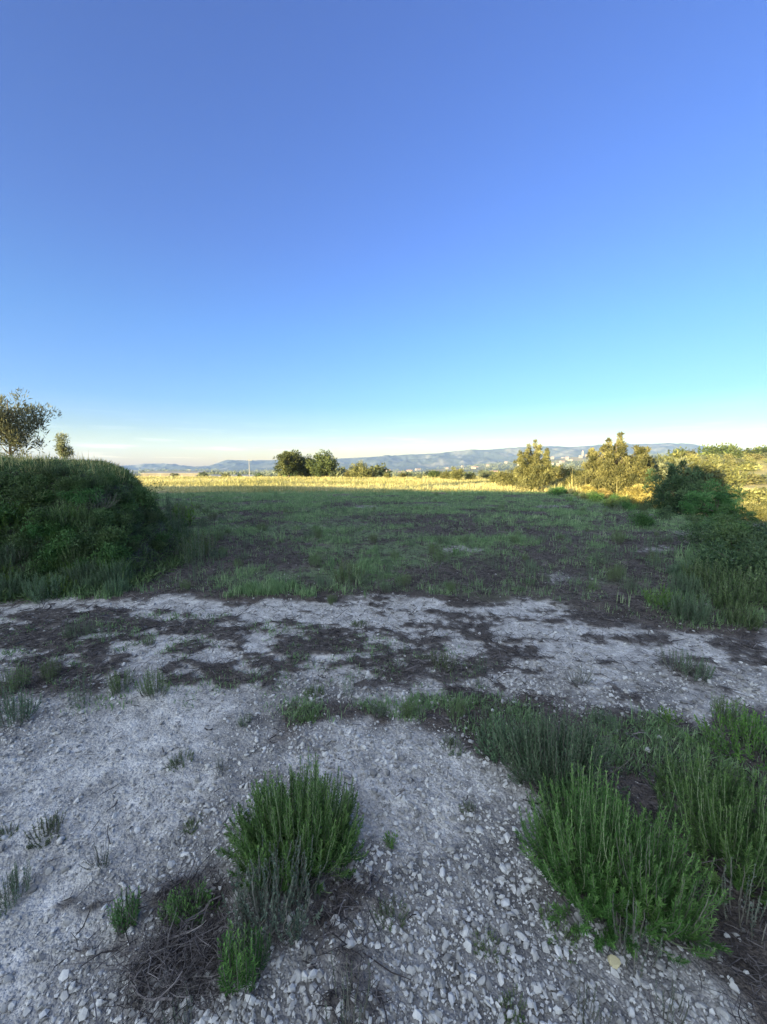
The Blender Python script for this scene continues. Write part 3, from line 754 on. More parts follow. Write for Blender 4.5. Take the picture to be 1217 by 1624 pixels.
def ell(rx, ry, z0, z1, shell=.55, lump=.35, power=1.0):
    def f(g, n):
        u = unit(g.normal(size=(n, 3))); rr = (shell + (1 - shell) * g.random((n, 1)))
        lum = 1 + lump * (fbm(u[:, 0] * 1.7 + 5, u[:, 1] * 1.7 + u[:, 2] * 1.3, int(g.integers(1e5)), 2) - .5)[:, None] * 2
        p = u * rr * lum
        zc, zh = (z0 + z1) / 2, (z1 - z0) / 2
        p = p * np.array([rx, ry, zh]) + np.array([0, 0, zc])
        return p, g.uniform(.6, 1.3, n)
    return f
def cone(rx, z0, z1, leaders=3, belly=.35):
    def f(g, n):
        z = g.random(n) ** 1.15
        env = np.where(z < belly, .75 + .25 * z / belly, 1 - (np.maximum(z - belly, 0) / (1 - belly)) ** .62)
        a = g.uniform(0, 2 * PI, n)
        lum = .75 + .5 * vnoise(a * 1.2 + 10, z * 5, int(g.integers(1e5)))
        r = rx * env * lum * np.sqrt(.25 + .75 * g.random(n))
        p = np.stack([r * np.cos(a), r * np.sin(a), z0 + (z1 - z0) * z * (.92 + .1 * g.random(n))], -1)
        for k in range(leaders):
            m = max(3, n // 22); b = g.uniform(0, 6.28); q = rx * g.uniform(.02, .5) ** 1.3
            zz = np.linspace(z0 + (z1 - z0) * .5, z0 + (z1 - z0) * (1.02 - q / rx * .7) * g.uniform(.92, 1.06), m)
            p = np.vstack([p, np.stack([q * np.cos(b) + g.normal(0, .05 * rx, m) * (1.1 - np.linspace(0, 1, m)), q * np.sin(b) + g.normal(0, .05 * rx, m) * (1.1 - np.linspace(0, 1, m)), zz], -1)])
        return p, np.concatenate([g.uniform(.6, 1.2, n), np.full(len(p) - n, .38)])
    return f

def bushy(rx, leaders=3, lump=.8, zt=.84):
    def f(g, n):
        p, c = ell(rx, rx * .9, .0, zt, .45, lump)(g, n)
        for k in range(leaders):
            m = max(5, n // 9); b = k * 2.4 + g.uniform(-.4, .4); q = rx * (.03 + .85 * math.sqrt(k / max(leaders, 1))); t = np.linspace(0, 1, m)
            w = .17 * rx * (1 - t) ** .8 + .012
            z = .30 + t * ((1.03 - .36 * q / rx * g.uniform(.75, 1.25)) - .30)
            p = np.vstack([p, np.stack([q * np.cos(b) + g.normal(0, 1, m) * w, q * np.sin(b) + g.normal(0, 1, m) * w, z], -1)]); c = np.append(c, .75 - .4 * t)
        return p, c
    return f

def place(name, parts, loc, label, cat, group=None, rz=0, sc=1.0, part_names=('branches', 'foliage')):
    r = empty(name, loc, rz, sc); tag(r, label, cat, group)
    for me, pn in zip(parts, part_names): link(pn, me, r)
    return r
TREE = ('trunk', 'crown')

def gz(px, py, sink=.0):
    p = G(px, py); return (float(p[0]), float(p[1]), float(p[2]) - sink)

# ------------------------------------------------------------------ foreground bushes
def fg(name, px, py, parts, label, cat='bush', rz=0, sc=1.0, group=None, sink=.0, pn=('branches', 'foliage')):
    x, y = gp([(px, py)])[0]; z = float(relief(np.array([x]), np.array([y]))[0])
    return place(name, parts, (x, y, z - sink), label, cat, group, rz, sc, pn)

fg('rosemary_bush', 470, 1345, sprig_bush(101, 400, .255, .21, .35, .023, .0034, .0075, mat='rosemary', bare=48, dome=.42, fill=.5, t0=.18, spread=.62, whorl=4, ang=(72, 24), stem_r=.0017, stem_mat='green_stem', lump=.75, wig=.06),
   'dense bright green rosemary bush standing on the gravel left of centre')
fg('rosemary_bush', 957, 1380, sprig_bush(102, 380, .285, .26, .38, .024, .0034, .0078, mat='rosemary', bare=14, dome=.45, fill=.5, upright=.45, t0=.15, spread=.65, whorl=4, ang=(72, 24), stem_r=.0017, stem_mat='green_stem', lump=.75, wig=.06),
   'large green rosemary bush at the right edge of the gravel, nearest the camera')
fg('rosemary_bush', 1045, 1436, sprig_bush(112, 130, .17, .16, .33, .022, .0030, .0065, mat='rosemary', bare=6, dome=.42, fill=.4, upright=.45),
   'smaller rosemary bush pressed against the near side of the largest one')
fg('rosemary_bush', 1185, 1350, sprig_bush(103, 280, .32, .30, .36, .023, .0034, .0085, mat='rosemary', bare=14, dome=.4, fill=.45, t0=.15, spread=.65, whorl=4, ang=(72, 24), stem_r=.0017, stem_mat='green_stem', lump=.8, wig=.06),
   'rosemary bush cut by the right edge of the picture behind the largest one')
fg('shrub', 885, 1225, sprig_bush(104, 250, .30, .20, .34, .026, .0042, .0090, mat='blue_green', dome=.35, bare=10, fill=.3),
   'blue green feathery shrub on the dark mulch behind the largest rosemary')
fg('shrub', 800, 1190, sprig_bush(105, 90, .17, .13, .20, .024, .004, .009, mat='blue_green', dome=.4, fill=.4),
   'low blue green shrub at the left tip of the dark mulch')
fg('shrub', 1130, 1255, sprig_bush(106, 90, .30, .15, .15, .024, .0042, .009, mat='weed', dome=.4, fill=.4),
   'low dark green shrub at the right edge between feathery shrub and rosemary')
fg('shrub', 1195, 1190, sprig_bush(107, 80, .30, .2, .24, .028, .006, .012, mat='yellow_green', dome=.4, fill=.4),
   'bright yellow green shrub at the right edge beside the pale track')
# dying plant in front of the left bush: grey leafy stalks, pile of dead twigs and fresh shoots
fg('dying_shrub', 435, 1455, sprig_bush(108, 95, .16, .15, .27, .013, .0048, .0085, whorl=3, mat='grey_sprig', bare=36, dome=.3, ang=(55, 22), stem_r=.0018, spread=.6, wig=.20, lump=.5),
   'half dead shrub of grey leafy stalks in front of the left rosemary bush')
r = empty('twig_pile', (0, 0, 0)); x, y = gp([(305, 1515)])[0]; r.location = (x, y, float(relief(np.array([x]), np.array([y]))[0]))
tag(r, 'tangled pile of dark dead branches lying on the gravel at lower left', 'twig pile')
link('thick_branches', twig_mass(111, 26, .15, .09, .06, .20, .0014, .2, direction=.35), r)
link('fine_twigs', twig_mass(110, 620, .20, .12, .05, .12, .0010, .35, mat='litter'), r)
fg('rosemary_shoots', 385, 1545, sprig_bush(109, 34, .085, .07, .20, .022, .0032, .0065, mat='rosemary', dome=.3),
   'fresh green rosemary shoots at the foot of the grey half dead shrub', 'plant')
fg('small_bush', 300, 1440, sprig_bush(113, 90, .10, .06, .10, .016, .003, .006, mat='rosemary', dome=.4, fill=.5),
   'low green cushion plant at the back of the dead twig pile', 'plant')
fg('small_bush', 197, 1450, sprig_bush(114, 34, .055, .05, .13, .014, .003, .006, mat='rosemary', dome=.3, bare=8),
   'small upright dark green plant at the left end of the twig pile', 'plant')

# scattered small plants on gravel and track, each with its own look and place
WP = {}
def proto(k):
    if k not in WP:
        WP[k] = {
            'tuft': lambda: sprig_bush(201, 60, .16, .14, .26, .026, .004, .012, mat='weed', spread=.6, dome=.25, whorl=2),
            'tuft2': lambda: sprig_bush(202, 46, .17, .12, .22, .022, .0045, .011, mat='blue_green', spread=.7, dome=.3, whorl=3),
            'stalk': lambda: sprig_bush(203, 7, .10, .08, .34, .030, .005, .012, mat='blue_green', spread=.8, dome=.1, whorl=2, t0=.1, K=8),
            'low': lambda: sprig_bush(204, 70, .10, .09, .07, .014, .0035, .007, mat='weed', dome=.4, spread=.5, fill=.5),
            'lowdark': lambda: sprig_bush(205, 60, .11, .09, .07, .013, .003, .007, mat='mid_leaf', dome=.4, spread=.6, fill=.5, bare=12),
            'sparse': lambda: sprig_bush(206, 16, .13, .11, .18, .014, .004, .012, mat='grey_sprig', dome=.3, spread=.3, whorl=2, bare=14, wig=.08),
            'leafy': lambda: sprig_bush(207, 12, .11, .10, .16, .040, .011, .016, mat='yellow_green', dome=.3, spread=.3, whorl=2, t0=.1),
            'grey': lambda: sprig_bush(208, 10, .09, .08, .24, .012, .0045, .009, whorl=3, mat='grey_sprig', bare=6, dome=.2, ang=(40, 18), stem_r=.002, spread=.7, wig=.08),
        }[k]()
    return WP[k]
SM = [  # px, py, kind, scale, label
    (245, 1092, 'tuft', .72, 'upright green tuft, right one of the pair on the dark strip at left'),
    (190, 1086, 'tuft', .62, 'upright green tuft, left one of the pair on the dark strip at left'),
    (25, 1130, 'tuft2', .95, 'wide pale green shrub at the left edge beside the worn path'),
    (20, 1090, 'tuft', .75, 'dark tuft cut by the left edge above the pale shrub'),
    (80, 1070, 'tuft', .60, 'sparse green tuft on dark litter between left edge and green pair'),
    (125, 1005, 'tuft2', .80, 'broad faint green weed clump on the dark band near the bank'),
    (168, 1015, 'stalk', .75, 'thin pair of stalks beside the weed clump near the bank'),
    (237, 1018, 'tuft', .36, 'small round green tuft standing alone above the green pair'),
    (128, 1110, 'stalk', .75, 'single dark stalk left of the green pair'),
    (570, 988, 'low', .9, 'tiny green tuft alone on the white gravel near centre'),
    (527, 955, 'tuft', .5, 'green tuft on the far lip of the track at centre'),
    (642, 1035, 'stalk', .45, 'thin green stalks on the dark patch at the middle of the track'),
    (762, 1066, 'stalk', .5, 'dark stalky weed on the right rim of the dark track patch'),
    (700, 1052, 'lowdark', 1.5, 'low dark weed mat in the dark patch of the track'),
    (917, 1080, 'sparse', .9, 'sparse grey weed alone on the pale track right of centre'),
    (1100, 1068, 'tuft2', .9, 'spreading dark green weed on the pale track at right'),
    (1075, 1060, 'sparse', 1.2, 'dry brown weed beside the spreading one on the pale track'),
    (552, 1102, 'stalk', .5, 'dark stalk in front of the dark track patch at centre'),
    (500, 1100, 'low', .8, 'flat green weed in front of the dark track patch'),
    (388, 1140, 'tuft2', .32, 'little green tuft where path and gravel hump meet'),
    (75, 1300, 'lowdark', .9, 'dark low cushion on the worn path at left'),
    (8, 1300, 'lowdark', .5, 'tiny dark sprout at the left edge above the leafy clump'),
    (14, 1400, 'tuft2', .50, 'grey green leafy clump cut by the left edge in the foreground'),
    (160, 1350, 'sparse', .55, 'wispy dry herb standing on the worn path'),
    (305, 1300, 'low', .45, 'small green sprout left of the left rosemary bush'),
    (350, 1215, 'sparse', .45, 'faint thin herb up the slope from the left rosemary bush'),
    (285, 1195, 'lowdark', .75, 'flat greyish weed on the stones left of centre'),
    (622, 1345, 'leafy', .40, 'pale leafy sprout on gravel right of the left rosemary bush'),
    (742, 1288, 'lowdark', .42, 'little dark sprout on the stony path at centre right'),
    (720, 1190, 'lowdark', .8, 'dry dark mat at the top of the stony path'),
    (620, 1450, 'lowdark', .65, 'dark mat plant in the middle of the foreground gravel'),
    (888, 1475, 'low', .75, 'dark green sprout left of the largest rosemary foot'),
    (775, 1500, 'low', .52, 'small green sprout low on the foreground gravel, right of centre'),
    (815, 1600, 'low', .45, 'small sprout at the bottom edge right of centre'),
    (1012, 1520, 'grey', .85, 'tall grey seed stalks rising in front of the largest rosemary'),
    (940, 1610, 'grey', .55, 'pale herb with thin stems at the bottom edge below the rosemary'),
    (1060, 1600, 'grey', .5, 'thin grey herb at the bottom edge right of the pale one'),
    (545, 1615, 'grey', .8, 'thin dark stalks at the bottom edge near centre'),
    (285, 1620, 'grey', .45, 'pale stalk at the bottom edge below the twig pile'),
    (1190, 1460, 'grey', 1.0, 'grey stalks at the right edge beside the rosemary'),
    (1062, 1150, 'leafy', .8, 'yellow green leafy weed on the dark mulch strip'),
    (770, 1160, 'stalk', .45, 'dark thin stalk at the left tip of the mulch strip'),
    (650, 1135, 'tuft', .42, 'short green tuft on the mulch strip near centre'),
    (600, 1135, 'tuft2', .42, 'short bluish tuft at the left end of the mulch strip'),
    (725, 1135, 'tuft', .45, 'green tuft in the middle of the mulch strip'),
    (960, 1150, 'tuft2', .55, 'bluish tuft on the mulch strip behind the feathery shrub'),
    (1150, 1135, 'tuft', .6, 'green tuft at the right part of the mulch strip'),
    (490, 1135, 'low', .9, 'flat green weed where the mulch strip begins'),
]
for i, (px, py, k, sc, lab) in enumerate(SM):
    nm = {'tuft': 'weed_tuft', 'tuft2': 'weed_tuft', 'stalk': 'weed_stalk', 'low': 'low_weed', 'lowdark': 'low_weed', 'sparse': 'dry_herb', 'leafy': 'leafy_weed', 'grey': 'dry_herb'}[k]
    fg(nm, px, py, proto(k), lab, 'weed', rz=i * 1.37, sc=sc)

# weeds standing up out of the field grass
g = np.random.default_rng(61)
FIELD_W = []
while len(FIELD_W) < 210:
    px = g.uniform(290, 1080); py = 786 + 154 * g.random() ** 1.4
    x, y = gp([(px, py)])[0]
    if poly_sd(np.array([x]), np.array([y]), BANK)[0] > -.4 or x > 8.0: continue
    FIELD_W.append((x, y))
kinds = ['stalk', 'tuft', 'stalk', 'tuft2']
for i, (x, y) in enumerate(FIELD_W):
    k = kinds[i % 4]
    place('field_weed', proto(k), (x, y, float(H(np.array(x), np.array(y)))), 'grey green weed standing above the grass of the shaded field', 'weed', 'weeds in the shaded field', rz=i, sc=float(np.exp(g.normal(-.45, .35))))
for px, py, k, sc, lab in ((300, 835, 'leafy', 4.2, 'yellow green leafy weed in the grass beside the bank'), (270, 865, 'stalk', 2.3, 'tall pale stalks at the foot of the bank end'), (285, 850, 'stalk', 2.0, 'tall stalks just behind the foot of the bank end'),
                           (553, 925, 'tuft', 1.3, 'dark green clump at the near edge of the field, centre'), (520, 905, 'stalk', .9, 'pale stalk left of the dark clump in the field'), (700, 893, 'tuft', .95, 'green clump above the pale bare spot in the field'), (725, 880, 'leafy', .9, 'leafy weed right of the green clump in the field')):
    x, y = gp([(px, py)])[0]
    place('field_weed', proto(k), (x, y, float(H(np.array(x), np.array(y)))), lab, 'weed', sc=sc)

g = np.random.default_rng(67)
for i in range(26):
    px = float(g.uniform(262, 345)); py = float(g.uniform(800, 905))
    x, y = gp([(px, py)])[0]
    place('bank_foot_weed', proto(['stalk', 'tuft2', 'stalk', 'tuft'][i % 4]), (x, y, float(H(np.array(x), np.array(y)))), 'loose tall weed at the foot of the right end of the bank', 'weed', 'weeds at the foot of the bank', rz=i, sc=float(g.uniform(1.0, 1.9)))

# ------------------------------------------------------------------ shrubs on the bank and on the right rim
BS = [crown(301, ell(.34, .32, .02, .50, .4, .9), 36, 50, .12, .055, .019, 'mid_leaf', [(0, 0, 0), (0, 0, .3)], 14, .5, .8, .5, trunk_r=.010),
      crown(302, ell(.38, .30, .0, .36, .4, .9), 36, 50, .12, .048, .016, 'dark_leaf', [(0, 0, 0), (0, 0, .2)], 12, .5, .8, .4, trunk_r=.009),
      sprig_bush(303, 120, .34, .30, .46, .045, .010, .02, mat='mid_leaf', dome=.3, whorl=3, fill=.3),
      sprig_bush(304, 90, .28, .26, .5, .05, .007, .018, mat='blue_green', dome=.3, whorl=3)]
BS += [sprig_bush(305, 46, .34, .30, .46, .06, .012, .022, mat='yellow_green', dome=.3, whorl=3, fill=.3, bare=12, wig=.1),
       crown(306, ell(.36, .34, .0, .44, .4, .9), 34, 50, .14, .06, .022, 'bright_leaf', [(0, 0, 0), (0, 0, .25)], 12, .5, .8, .5, trunk_r=.010),
       sprig_bush(307, 26, .36, .34, .40, .02, .006, .02, mat='grey_sprig', dome=.3, whorl=2, bare=60, wig=.14, spread=.4, stem_r=.0028)]
BSN = [TREE, TREE] + [('branches', 'foliage')] * 3 + [TREE, ('branches', 'foliage')]
g = np.random.default_rng(71)
pts = []
for py in np.arange(742, 948, 20):
    for px in np.arange(-60, 275, 25):
        qx, qy = px + g.uniform(-14, 14), py + g.uniform(-10, 10)
        lim = np.interp(qy, [740, 760, 800, 870, 945], [235, 262, 275, 275, 195])
        q_ = G(qx, qy)
        if qx < lim and poly_sd(q_[0:1], q_[1:2], BANK)[0] > -.3: pts.append((qx, qy))
for i, (px, py) in enumerate(pts):
    x, y, z = gz(px, py)
    low = py > 890
    k = int(g.integers(2, 5)) if (low and g.random() < .75) else int(g.choice([0, 1, 0, 4, 5, 6, 2]))
    s = float(g.choice([.45, .55, .65, .8, .95])) * (.8 if y < 6.4 else 1)
    if py < 790: s *= .72
    place('bank_shrub', BS[k], (x, y, z - .05), 'dark green shrub among others on the shaded bank at left', 'shrub', 'shrubs covering the shaded bank', rz=float(g.uniform(0, 6.28)), sc=s, part_names=BSN[k])

def build_cover():
    rng = np.random.default_rng(81)
    x = rng.uniform(-13, -2.8, 60000); y = rng.uniform(4.2, 13, 60000)
    sd = poly_sd(x, y, BANK); k = (sd > -.25) & (sd < 2.0) & (np.abs(x / y) < 1.15); x, y = x[k], y[k]
    P = np.stack([x, y, H(x, y)], -1)
    nb = 4
    P = np.repeat(P, nb, 0) + rng.normal(0, .03, (len(P) * nb, 3))
    mb = MB()
    D = unit(rng.normal(size=P.shape) + np.array([.25, -.3, .9])); V, F = leaves(P, D, unit(rng.normal(size=P.shape)), rng.uniform(.05, .17, len(P)), rng.uniform(.006, .018, len(P)), .1)
    mb.add(V, F, np.repeat(np.clip(rng.normal(.42, .28, len(P)) + 1.2 * (fbm(P[:, 0] * 2.5, P[:, 2] * 4, 166, 3) - .5), 0, 1), 4))
    tag(link('ground_cover', mb.mesh('ground_cover', M['mid_leaf'])), 'tangled green ground cover over the face of the bank', 'ground cover', kind='stuff')
build_cover()

# right rim of the field
RIM = [(1050, 960, 4, .6, 'yellowish upright clump leading the row on the right rim of the field'), (1095, 985, 3, .75, 'blue green upright clump on the right rim just above the track'),
       (1085, 945, 3, .7, 'tall stalky clump in the middle of the right rim'), (1120, 930, 2, .9, 'leafy clump on the right rim below the dark shrubs'), (1150, 960, 2, .75, 'pale leafy clump on the right rim near the track'),
       (1175, 990, 2, .55, 'low green clump on the right rim touching the track'), (1135, 905, 1, 1.1, 'round dark shrub on the right rim'), (1180, 925, 1, 1.3, 'broad black green shrub at the right edge'),
       (1160, 885, 0, 1.3, 'green shrub on the right rim above the round dark one'), (1210, 900, 1, 1.5, 'largest dark shrub at the right edge'), (1110, 870, 1, 1.0, 'flat dark shrub on the right rim near the pale spot'),
       (1200, 955, 2, 1.0, 'green shrub at the right edge above the track'), (1080, 915, 3, .6, 'greyish tuft on the right rim nearest the field'), (1150, 850, 0, 1.2, 'grey green shrub below the bright green tree'),
       (1200, 860, 1, 1.4, 'dark shrub at the right edge below the sunlit scrub'), (1235, 930, 1, 1.4, 'dark shrub half outside the right edge')]
for i, (px, py, k, sc, lab) in enumerate(RIM):
    x, y, z = gz(px, py)
    place('rim_shrub', BS[k], (x, y, z - .03), lab, 'shrub', rz=i * 2.1, sc=sc, part_names=BSN[k])

g = np.random.default_rng(73)
for i in range(46):
    y = float(g.uniform(8.5, 26)); x = float(np.interp(y, _ey, _ex) + g.normal(.3, .7)); k = int(g.integers(0, 7))
    place('edge_shrub', BS[k], (x, y, float(H(np.array(x), np.array(y))) - .03), 'low shrub along the shaded right edge of the field', 'shrub', 'low shrubs along the field edge', rz=i, sc=float(g.uniform(.45, 1.1)), part_names=BSN[k])

# ------------------------------------------------------------------ trees
def T(name, parts, px, y, top, label, cat='tree', h0=1.0, group=None, rz=0, wide=1.0, dx=0):
    p = at(px, y); hgt = top_z(px, top, p) - p[2]
    zz = np.zeros(len(parts[1].vertices) * 3, np.float32); parts[1].vertices.foreach_get('co', zz); h0 = float(np.percentile(zz[2::3], 99.3))
    s = hgt / h0
    return place(name, parts, (p[0], p[1], p[2] - .03 * s), label, cat, group, rz, (s * wide, s * wide, s), TREE)

olive = crown(401, ell(.40, .40, .10, 1.0, .30, .8), 150, 46, .075, .060, .012, 'olive', [(0, 0, 0), (.02, 0, .4), (0, 0, .9)], 46, 1.0, 1.3, 1.0, trunk_r=.016)
T('olive_tree', olive, 25, 14.0, 622, 'slender olive tree standing on the bank at the left edge, lit from the left')
T('olive_tree', crown(402, ell(.21, .21, .05, 1.0, .3, .8), 44, 40, .10, .08, .022, 'olive', [(0, 0, 0), (0, 0, .9)], 16, 1.0, 1.2, 1.0, trunk_r=.02), 107, 14.0, 686, 'tiny round young tree on the bank right of the olive tree')

pineA = crown(403, ell(.46, .46, .22, 1.0, .45, .5), 120, 60, .12, .075, .03, 'pine', [(0, 0, 0), (.03, 0, .5), (0, 0, .9)], 20, .4, .6, 1.0, trunk_r=.03)
pineB = crown(404, ell(.60, .5, .08, 1.0, .45, .55), 130, 60, .13, .075, .03, 'pine', [(0, 0, 0), (0, 0, .85)], 20, .4, .7, 1.0, trunk_r=.03)
T('pine_tree', pineA, 459, 64, 715, 'round topped pine at the left of the pair on the sunlit field')
T('pine_tree', pineB, 512, 65, 716, 'wide dark pine at the right of the pair on the sunlit field')
T('pine_tree', pineB, 484, 67, 722, 'pine in the gap behind the pair on the sunlit field', rz=2)
T('bush', crown(405, ell(.75, .7, .0, 1.0, .45, .5), 110, 55, .16, .10, .04, 'scrub', [(0, 0, 0), (0, 0, .7)], 12, .4, .8, 1.0, trunk_r=.02), 573, 60, 733, 'rounded grey green bush right of the pair of pines', 'bush')
conA = crown(406, bushy(.44, 13, .7, .62), 100, 80, .09, .042, .013, 'young_pine', [(0, 0, 0), (0, 0, .95)], 40, .9, 1.0, 1.0, trunk_r=.018)
conB = crown(407, bushy(.52, 16, .7, .62), 120, 80, .085, .04, .013, 'young_pine', [(0, 0, 0), (.02, 0, .5), (0, 0, .95)], 40, .9, 1.0, 1.0, trunk_r=.018)
T('young_pine', conA, 846, 28, 703, 'pointed young pine alone at the far right corner of the field')
T('young_pine', conB, 975, 27, 694, 'tallest pointed pine in the sunlit scrub on the right')
M['golden_scrub'] = leaf_mat('golden_scrub_leaf', (.16, .13, .04), (.34, .28, .09), (.50, .42, .16), .3)
scr = [crown(410 + i, ell(.62, .58, .0, 1.0, .4, .55), 110, 50, .15, .085, .03, m_, [(0, 0, 0), (0, 0, .7)], 16, .5, .8, 1.0, trunk_r=.02) for i, m_ in enumerate(('scrub', 'scrub', 'olive', 'pine', 'golden_scrub'))]
dark = crown(420, ell(.55, .5, .0, 1.0, .45, .95), 90, 90, .11, .065, .024, 'dark_leaf', [(0, 0, 0), (0, 0, .85)], 24, .4, .7, 1.0, trunk_r=.02)
bright = crown(421, ell(.75, .6, .0, 1.0, .45, .95), 85, 90, .12, .07, .018, 'bright_leaf', [(0, 0, 0), (0, 0, .8)], 26, .6, .6, 1.0, trunk_r=.018)
T('evergreen_tree', dark, 1064, 18.5, 733, 'dark evergreen tree in shade between sunlit scrub and bright green shrub', wide=.74)
T('evergreen_tree', dark, 1100, 21, 741, 'narrow dark evergreen behind the dark tree and bright shrub', rz=2.2, wide=.55)
T('green_shrub', bright, 1140, 16, 764, 'bright green spreading shrub in the shade at right', 'shrub', wide=.9)
T('green_shrub', bright, 1162, 14, 800, 'low bright green shrub right of the spreading one', 'shrub', rz=1.9)

# sunlit scrub between the field edge and the terraces
SCR = [(905, 29, 745, 0), (932, 26, 752, 1), (948, 30, 728, 0), (1005, 31, 722, 1), (1032, 30, 716, 2), (1060, 33, 713, 0), (1012, 24, 752, 0), (880, 33, 760, 1), (925, 35, 735, 3),
       (1085, 34, 722, 1), (1110, 38, 727, 0), (1048, 24, 745, 1), (1178, 26, 806, 0), (1205, 25, 800, 1), (1232, 26, 792, 0), (1222, 32, 790, 1), (1190, 34, 798, 1),
       (805, 33, 745, 1), (785, 40, 752, 0), (725, 48, 741, 1), (706, 52, 748, 0), (745, 50, 750, 1), (665, 56, 752, 2), (615, 58, 749, 1), (640, 62, 750, 0), (770, 55, 747, 2), (820, 44, 742, 0), (870, 40, 738, 3), (895, 38, 730, 0),
       (555, 62, 745, 1), (590, 61, 747, 0), (690, 60, 746, 3), (1130, 30, 765, 0), (1090, 26, 772, 2), (985, 24, 768, 1), (955, 24, 770, 0), (1030, 23, 772, 0), (900, 25, 775, 1)]
for i, (px, y, top, k) in enumerate(SCR):
    p = at(px, y)
    if y <= 26 and px < 1130: k = 4; top += 8
    if 880 < px < 1120: top += 9
    if top_z(px, top, p) - p[2] < .35: top = top - 12
    T('scrub_bush', scr[k], px, y, top, 'sunlit olive yellow scrub bush beyond the right edge of the field', 'bush', group='sunlit scrub beyond the field', rz=i * 1.3, wide=float(1 + .5 * math.sin(i * 2.3) ** 2))

# trees and bushes on the far terraces, in the valley orchards and on the skyline at right
g = np.random.default_rng(91)
def far_mesh(seed, mat, sx=.6, per=16, ncl=34):
    b, f = crown(seed, ell(sx, sx * .9, .0, 1.0, .35, .5), ncl, per, .26, .24, .13, mat, [(0, 0, 0), (0, 0, .5)], 3, .3, .8, 1.0, trunk_r=.03)
    bpy.data.meshes.remove(b); return f
FARM = [far_mesh(501, 'scrub'), far_mesh(502, 'olive'), far_mesh(503, 'pine'), far_mesh(504, 'scrub', .85), far_mesh(505, 'dark_leaf')]
def far_tree(p, hgt, k, name, label, cat, group, wide=1.0):
    o = link(name, FARM[k]); o.location = (p[0], p[1], p[2] - .08 * hgt); o.scale = (hgt * wide, hgt * wide, hgt); o.rotation_euler = (0, 0, float(g.uniform(0, 6.28)))
    tag(o, label, cat, group)
for i in range(170):
    px = g.uniform(900, 1230); y = math.exp(g.uniform(math.log(42), math.log(230)))
    p = at(px, y)
    far_tree(p, float(np.clip(g.normal(1.0, .45), .4, 2.2)) * (1 + .005 * y), int(g.choice([0, 0, 1, 2, 3, 3])), 'terrace_bush', 'bush on the sunlit terraces of the right hillside', 'bush', 'bushes on the right hillside', float(g.uniform(.9, 1.6)))
for i in range(170):
    px = g.uniform(262, 870); y = math.exp(g.uniform(math.log(85), math.log(700)))
    p = at(px, y)
    far_tree(p, float(g.uniform(1.6, 3.4)) * (1 + .0012 * y) * (.5 if px < 440 else .85), int(g.choice([0, 1, 1, 2, 4])), 'orchard_tree', 'small tree in the valley orchards beyond the field', 'tree', 'trees in the valley', float(g.uniform(.8, 1.4)))
for d, st in ((118, 13), (138, 11), (160, 10), (186, 9)):
    for px in np.arange(1010 + d * .1, 1232, st):
        p = at(px + g.uniform(-1.5, 1.5), d + (px - 1100) * .10 + g.uniform(-2, 2))
        far_tree(p, float(g.uniform(1.3, 2.2)), int(g.choice([0, 1, 1, 3])), 'orchard_tree', 'small round tree in an orchard row on the right hillside', 'tree', 'orchard rows on the right hillside', float(g.uniform(.9, 1.3)))
for px, top, wide, lab in ((1135, 703, 1.0, 'left tree of the clump on the skyline at right'), (1148, 704, 1.0, 'middle tree of the clump on the skyline at right'), (1120, 705, 1.0, 'leftmost small tree starting the skyline clump'), (1160, 709, .8, 'low tree right of the skyline clump'),
                           (1205, 706, 1.6, 'wide tree on the skyline at the right edge'), (1185, 711, 1.6, 'low hedge like tree on the skyline between clump and edge'), (1075, 709, 1.2, 'lone tree on the skyline left of the clump')):
    d = ray(px, 713); ys = np.linspace(120, 420, 600)
    zz = H((px - CX) / FPX * ys, ys) ; el = (zz - EYEZ) / ys
    y = float(ys[np.argmax(el)]); p = at(px, y); hgt = max(top_z(px, top, p) - p[2], 2.0)
    far_tree(p, hgt, 2, 'skyline_tree', lab, 'tree', None, wide)
def build_woods():
    rng = np.random.default_rng(95)
    V0 = []; mb = MB()
    n = 5200
    y = np.exp(rng.uniform(math.log(420), math.log(2450), n)); x = rng.uniform(-.62, .75, n) * y
    k = rng.random(n) < ss(.42, .6, fbm(x * .006, y * .004, 160, 4)); x, y = x[k], y[k]
    z = H(x, y); s = rng.uniform(2.5, 5.5, len(x)) * (1 + y / 2500)
    per = 14
    P = np.repeat(np.stack([x, y, z], -1), per, 0) + rng.normal(0, .42, (len(x) * per, 3)) * np.repeat(s, per)[:, None] * np.array([1, 1, .5]) + np.repeat(s, per)[:, None] * np.array([0, 0, .45])
    D = unit(rng.normal(size=P.shape)); V, F = leaves(P, D, unit(rng.normal(size=P.shape)), np.repeat(s, per) * .6, np.repeat(s, per) * .35, .1)
    mb.add(V, F, np.repeat(np.clip(rng.normal(.45, .2, len(P)), 0, 1), 4))
    tag(link('far_woodland', mb.mesh('far_woodland', M['olive'])), 'far woods and orchards across the valley floor', 'woodland', kind='stuff')
build_woods()

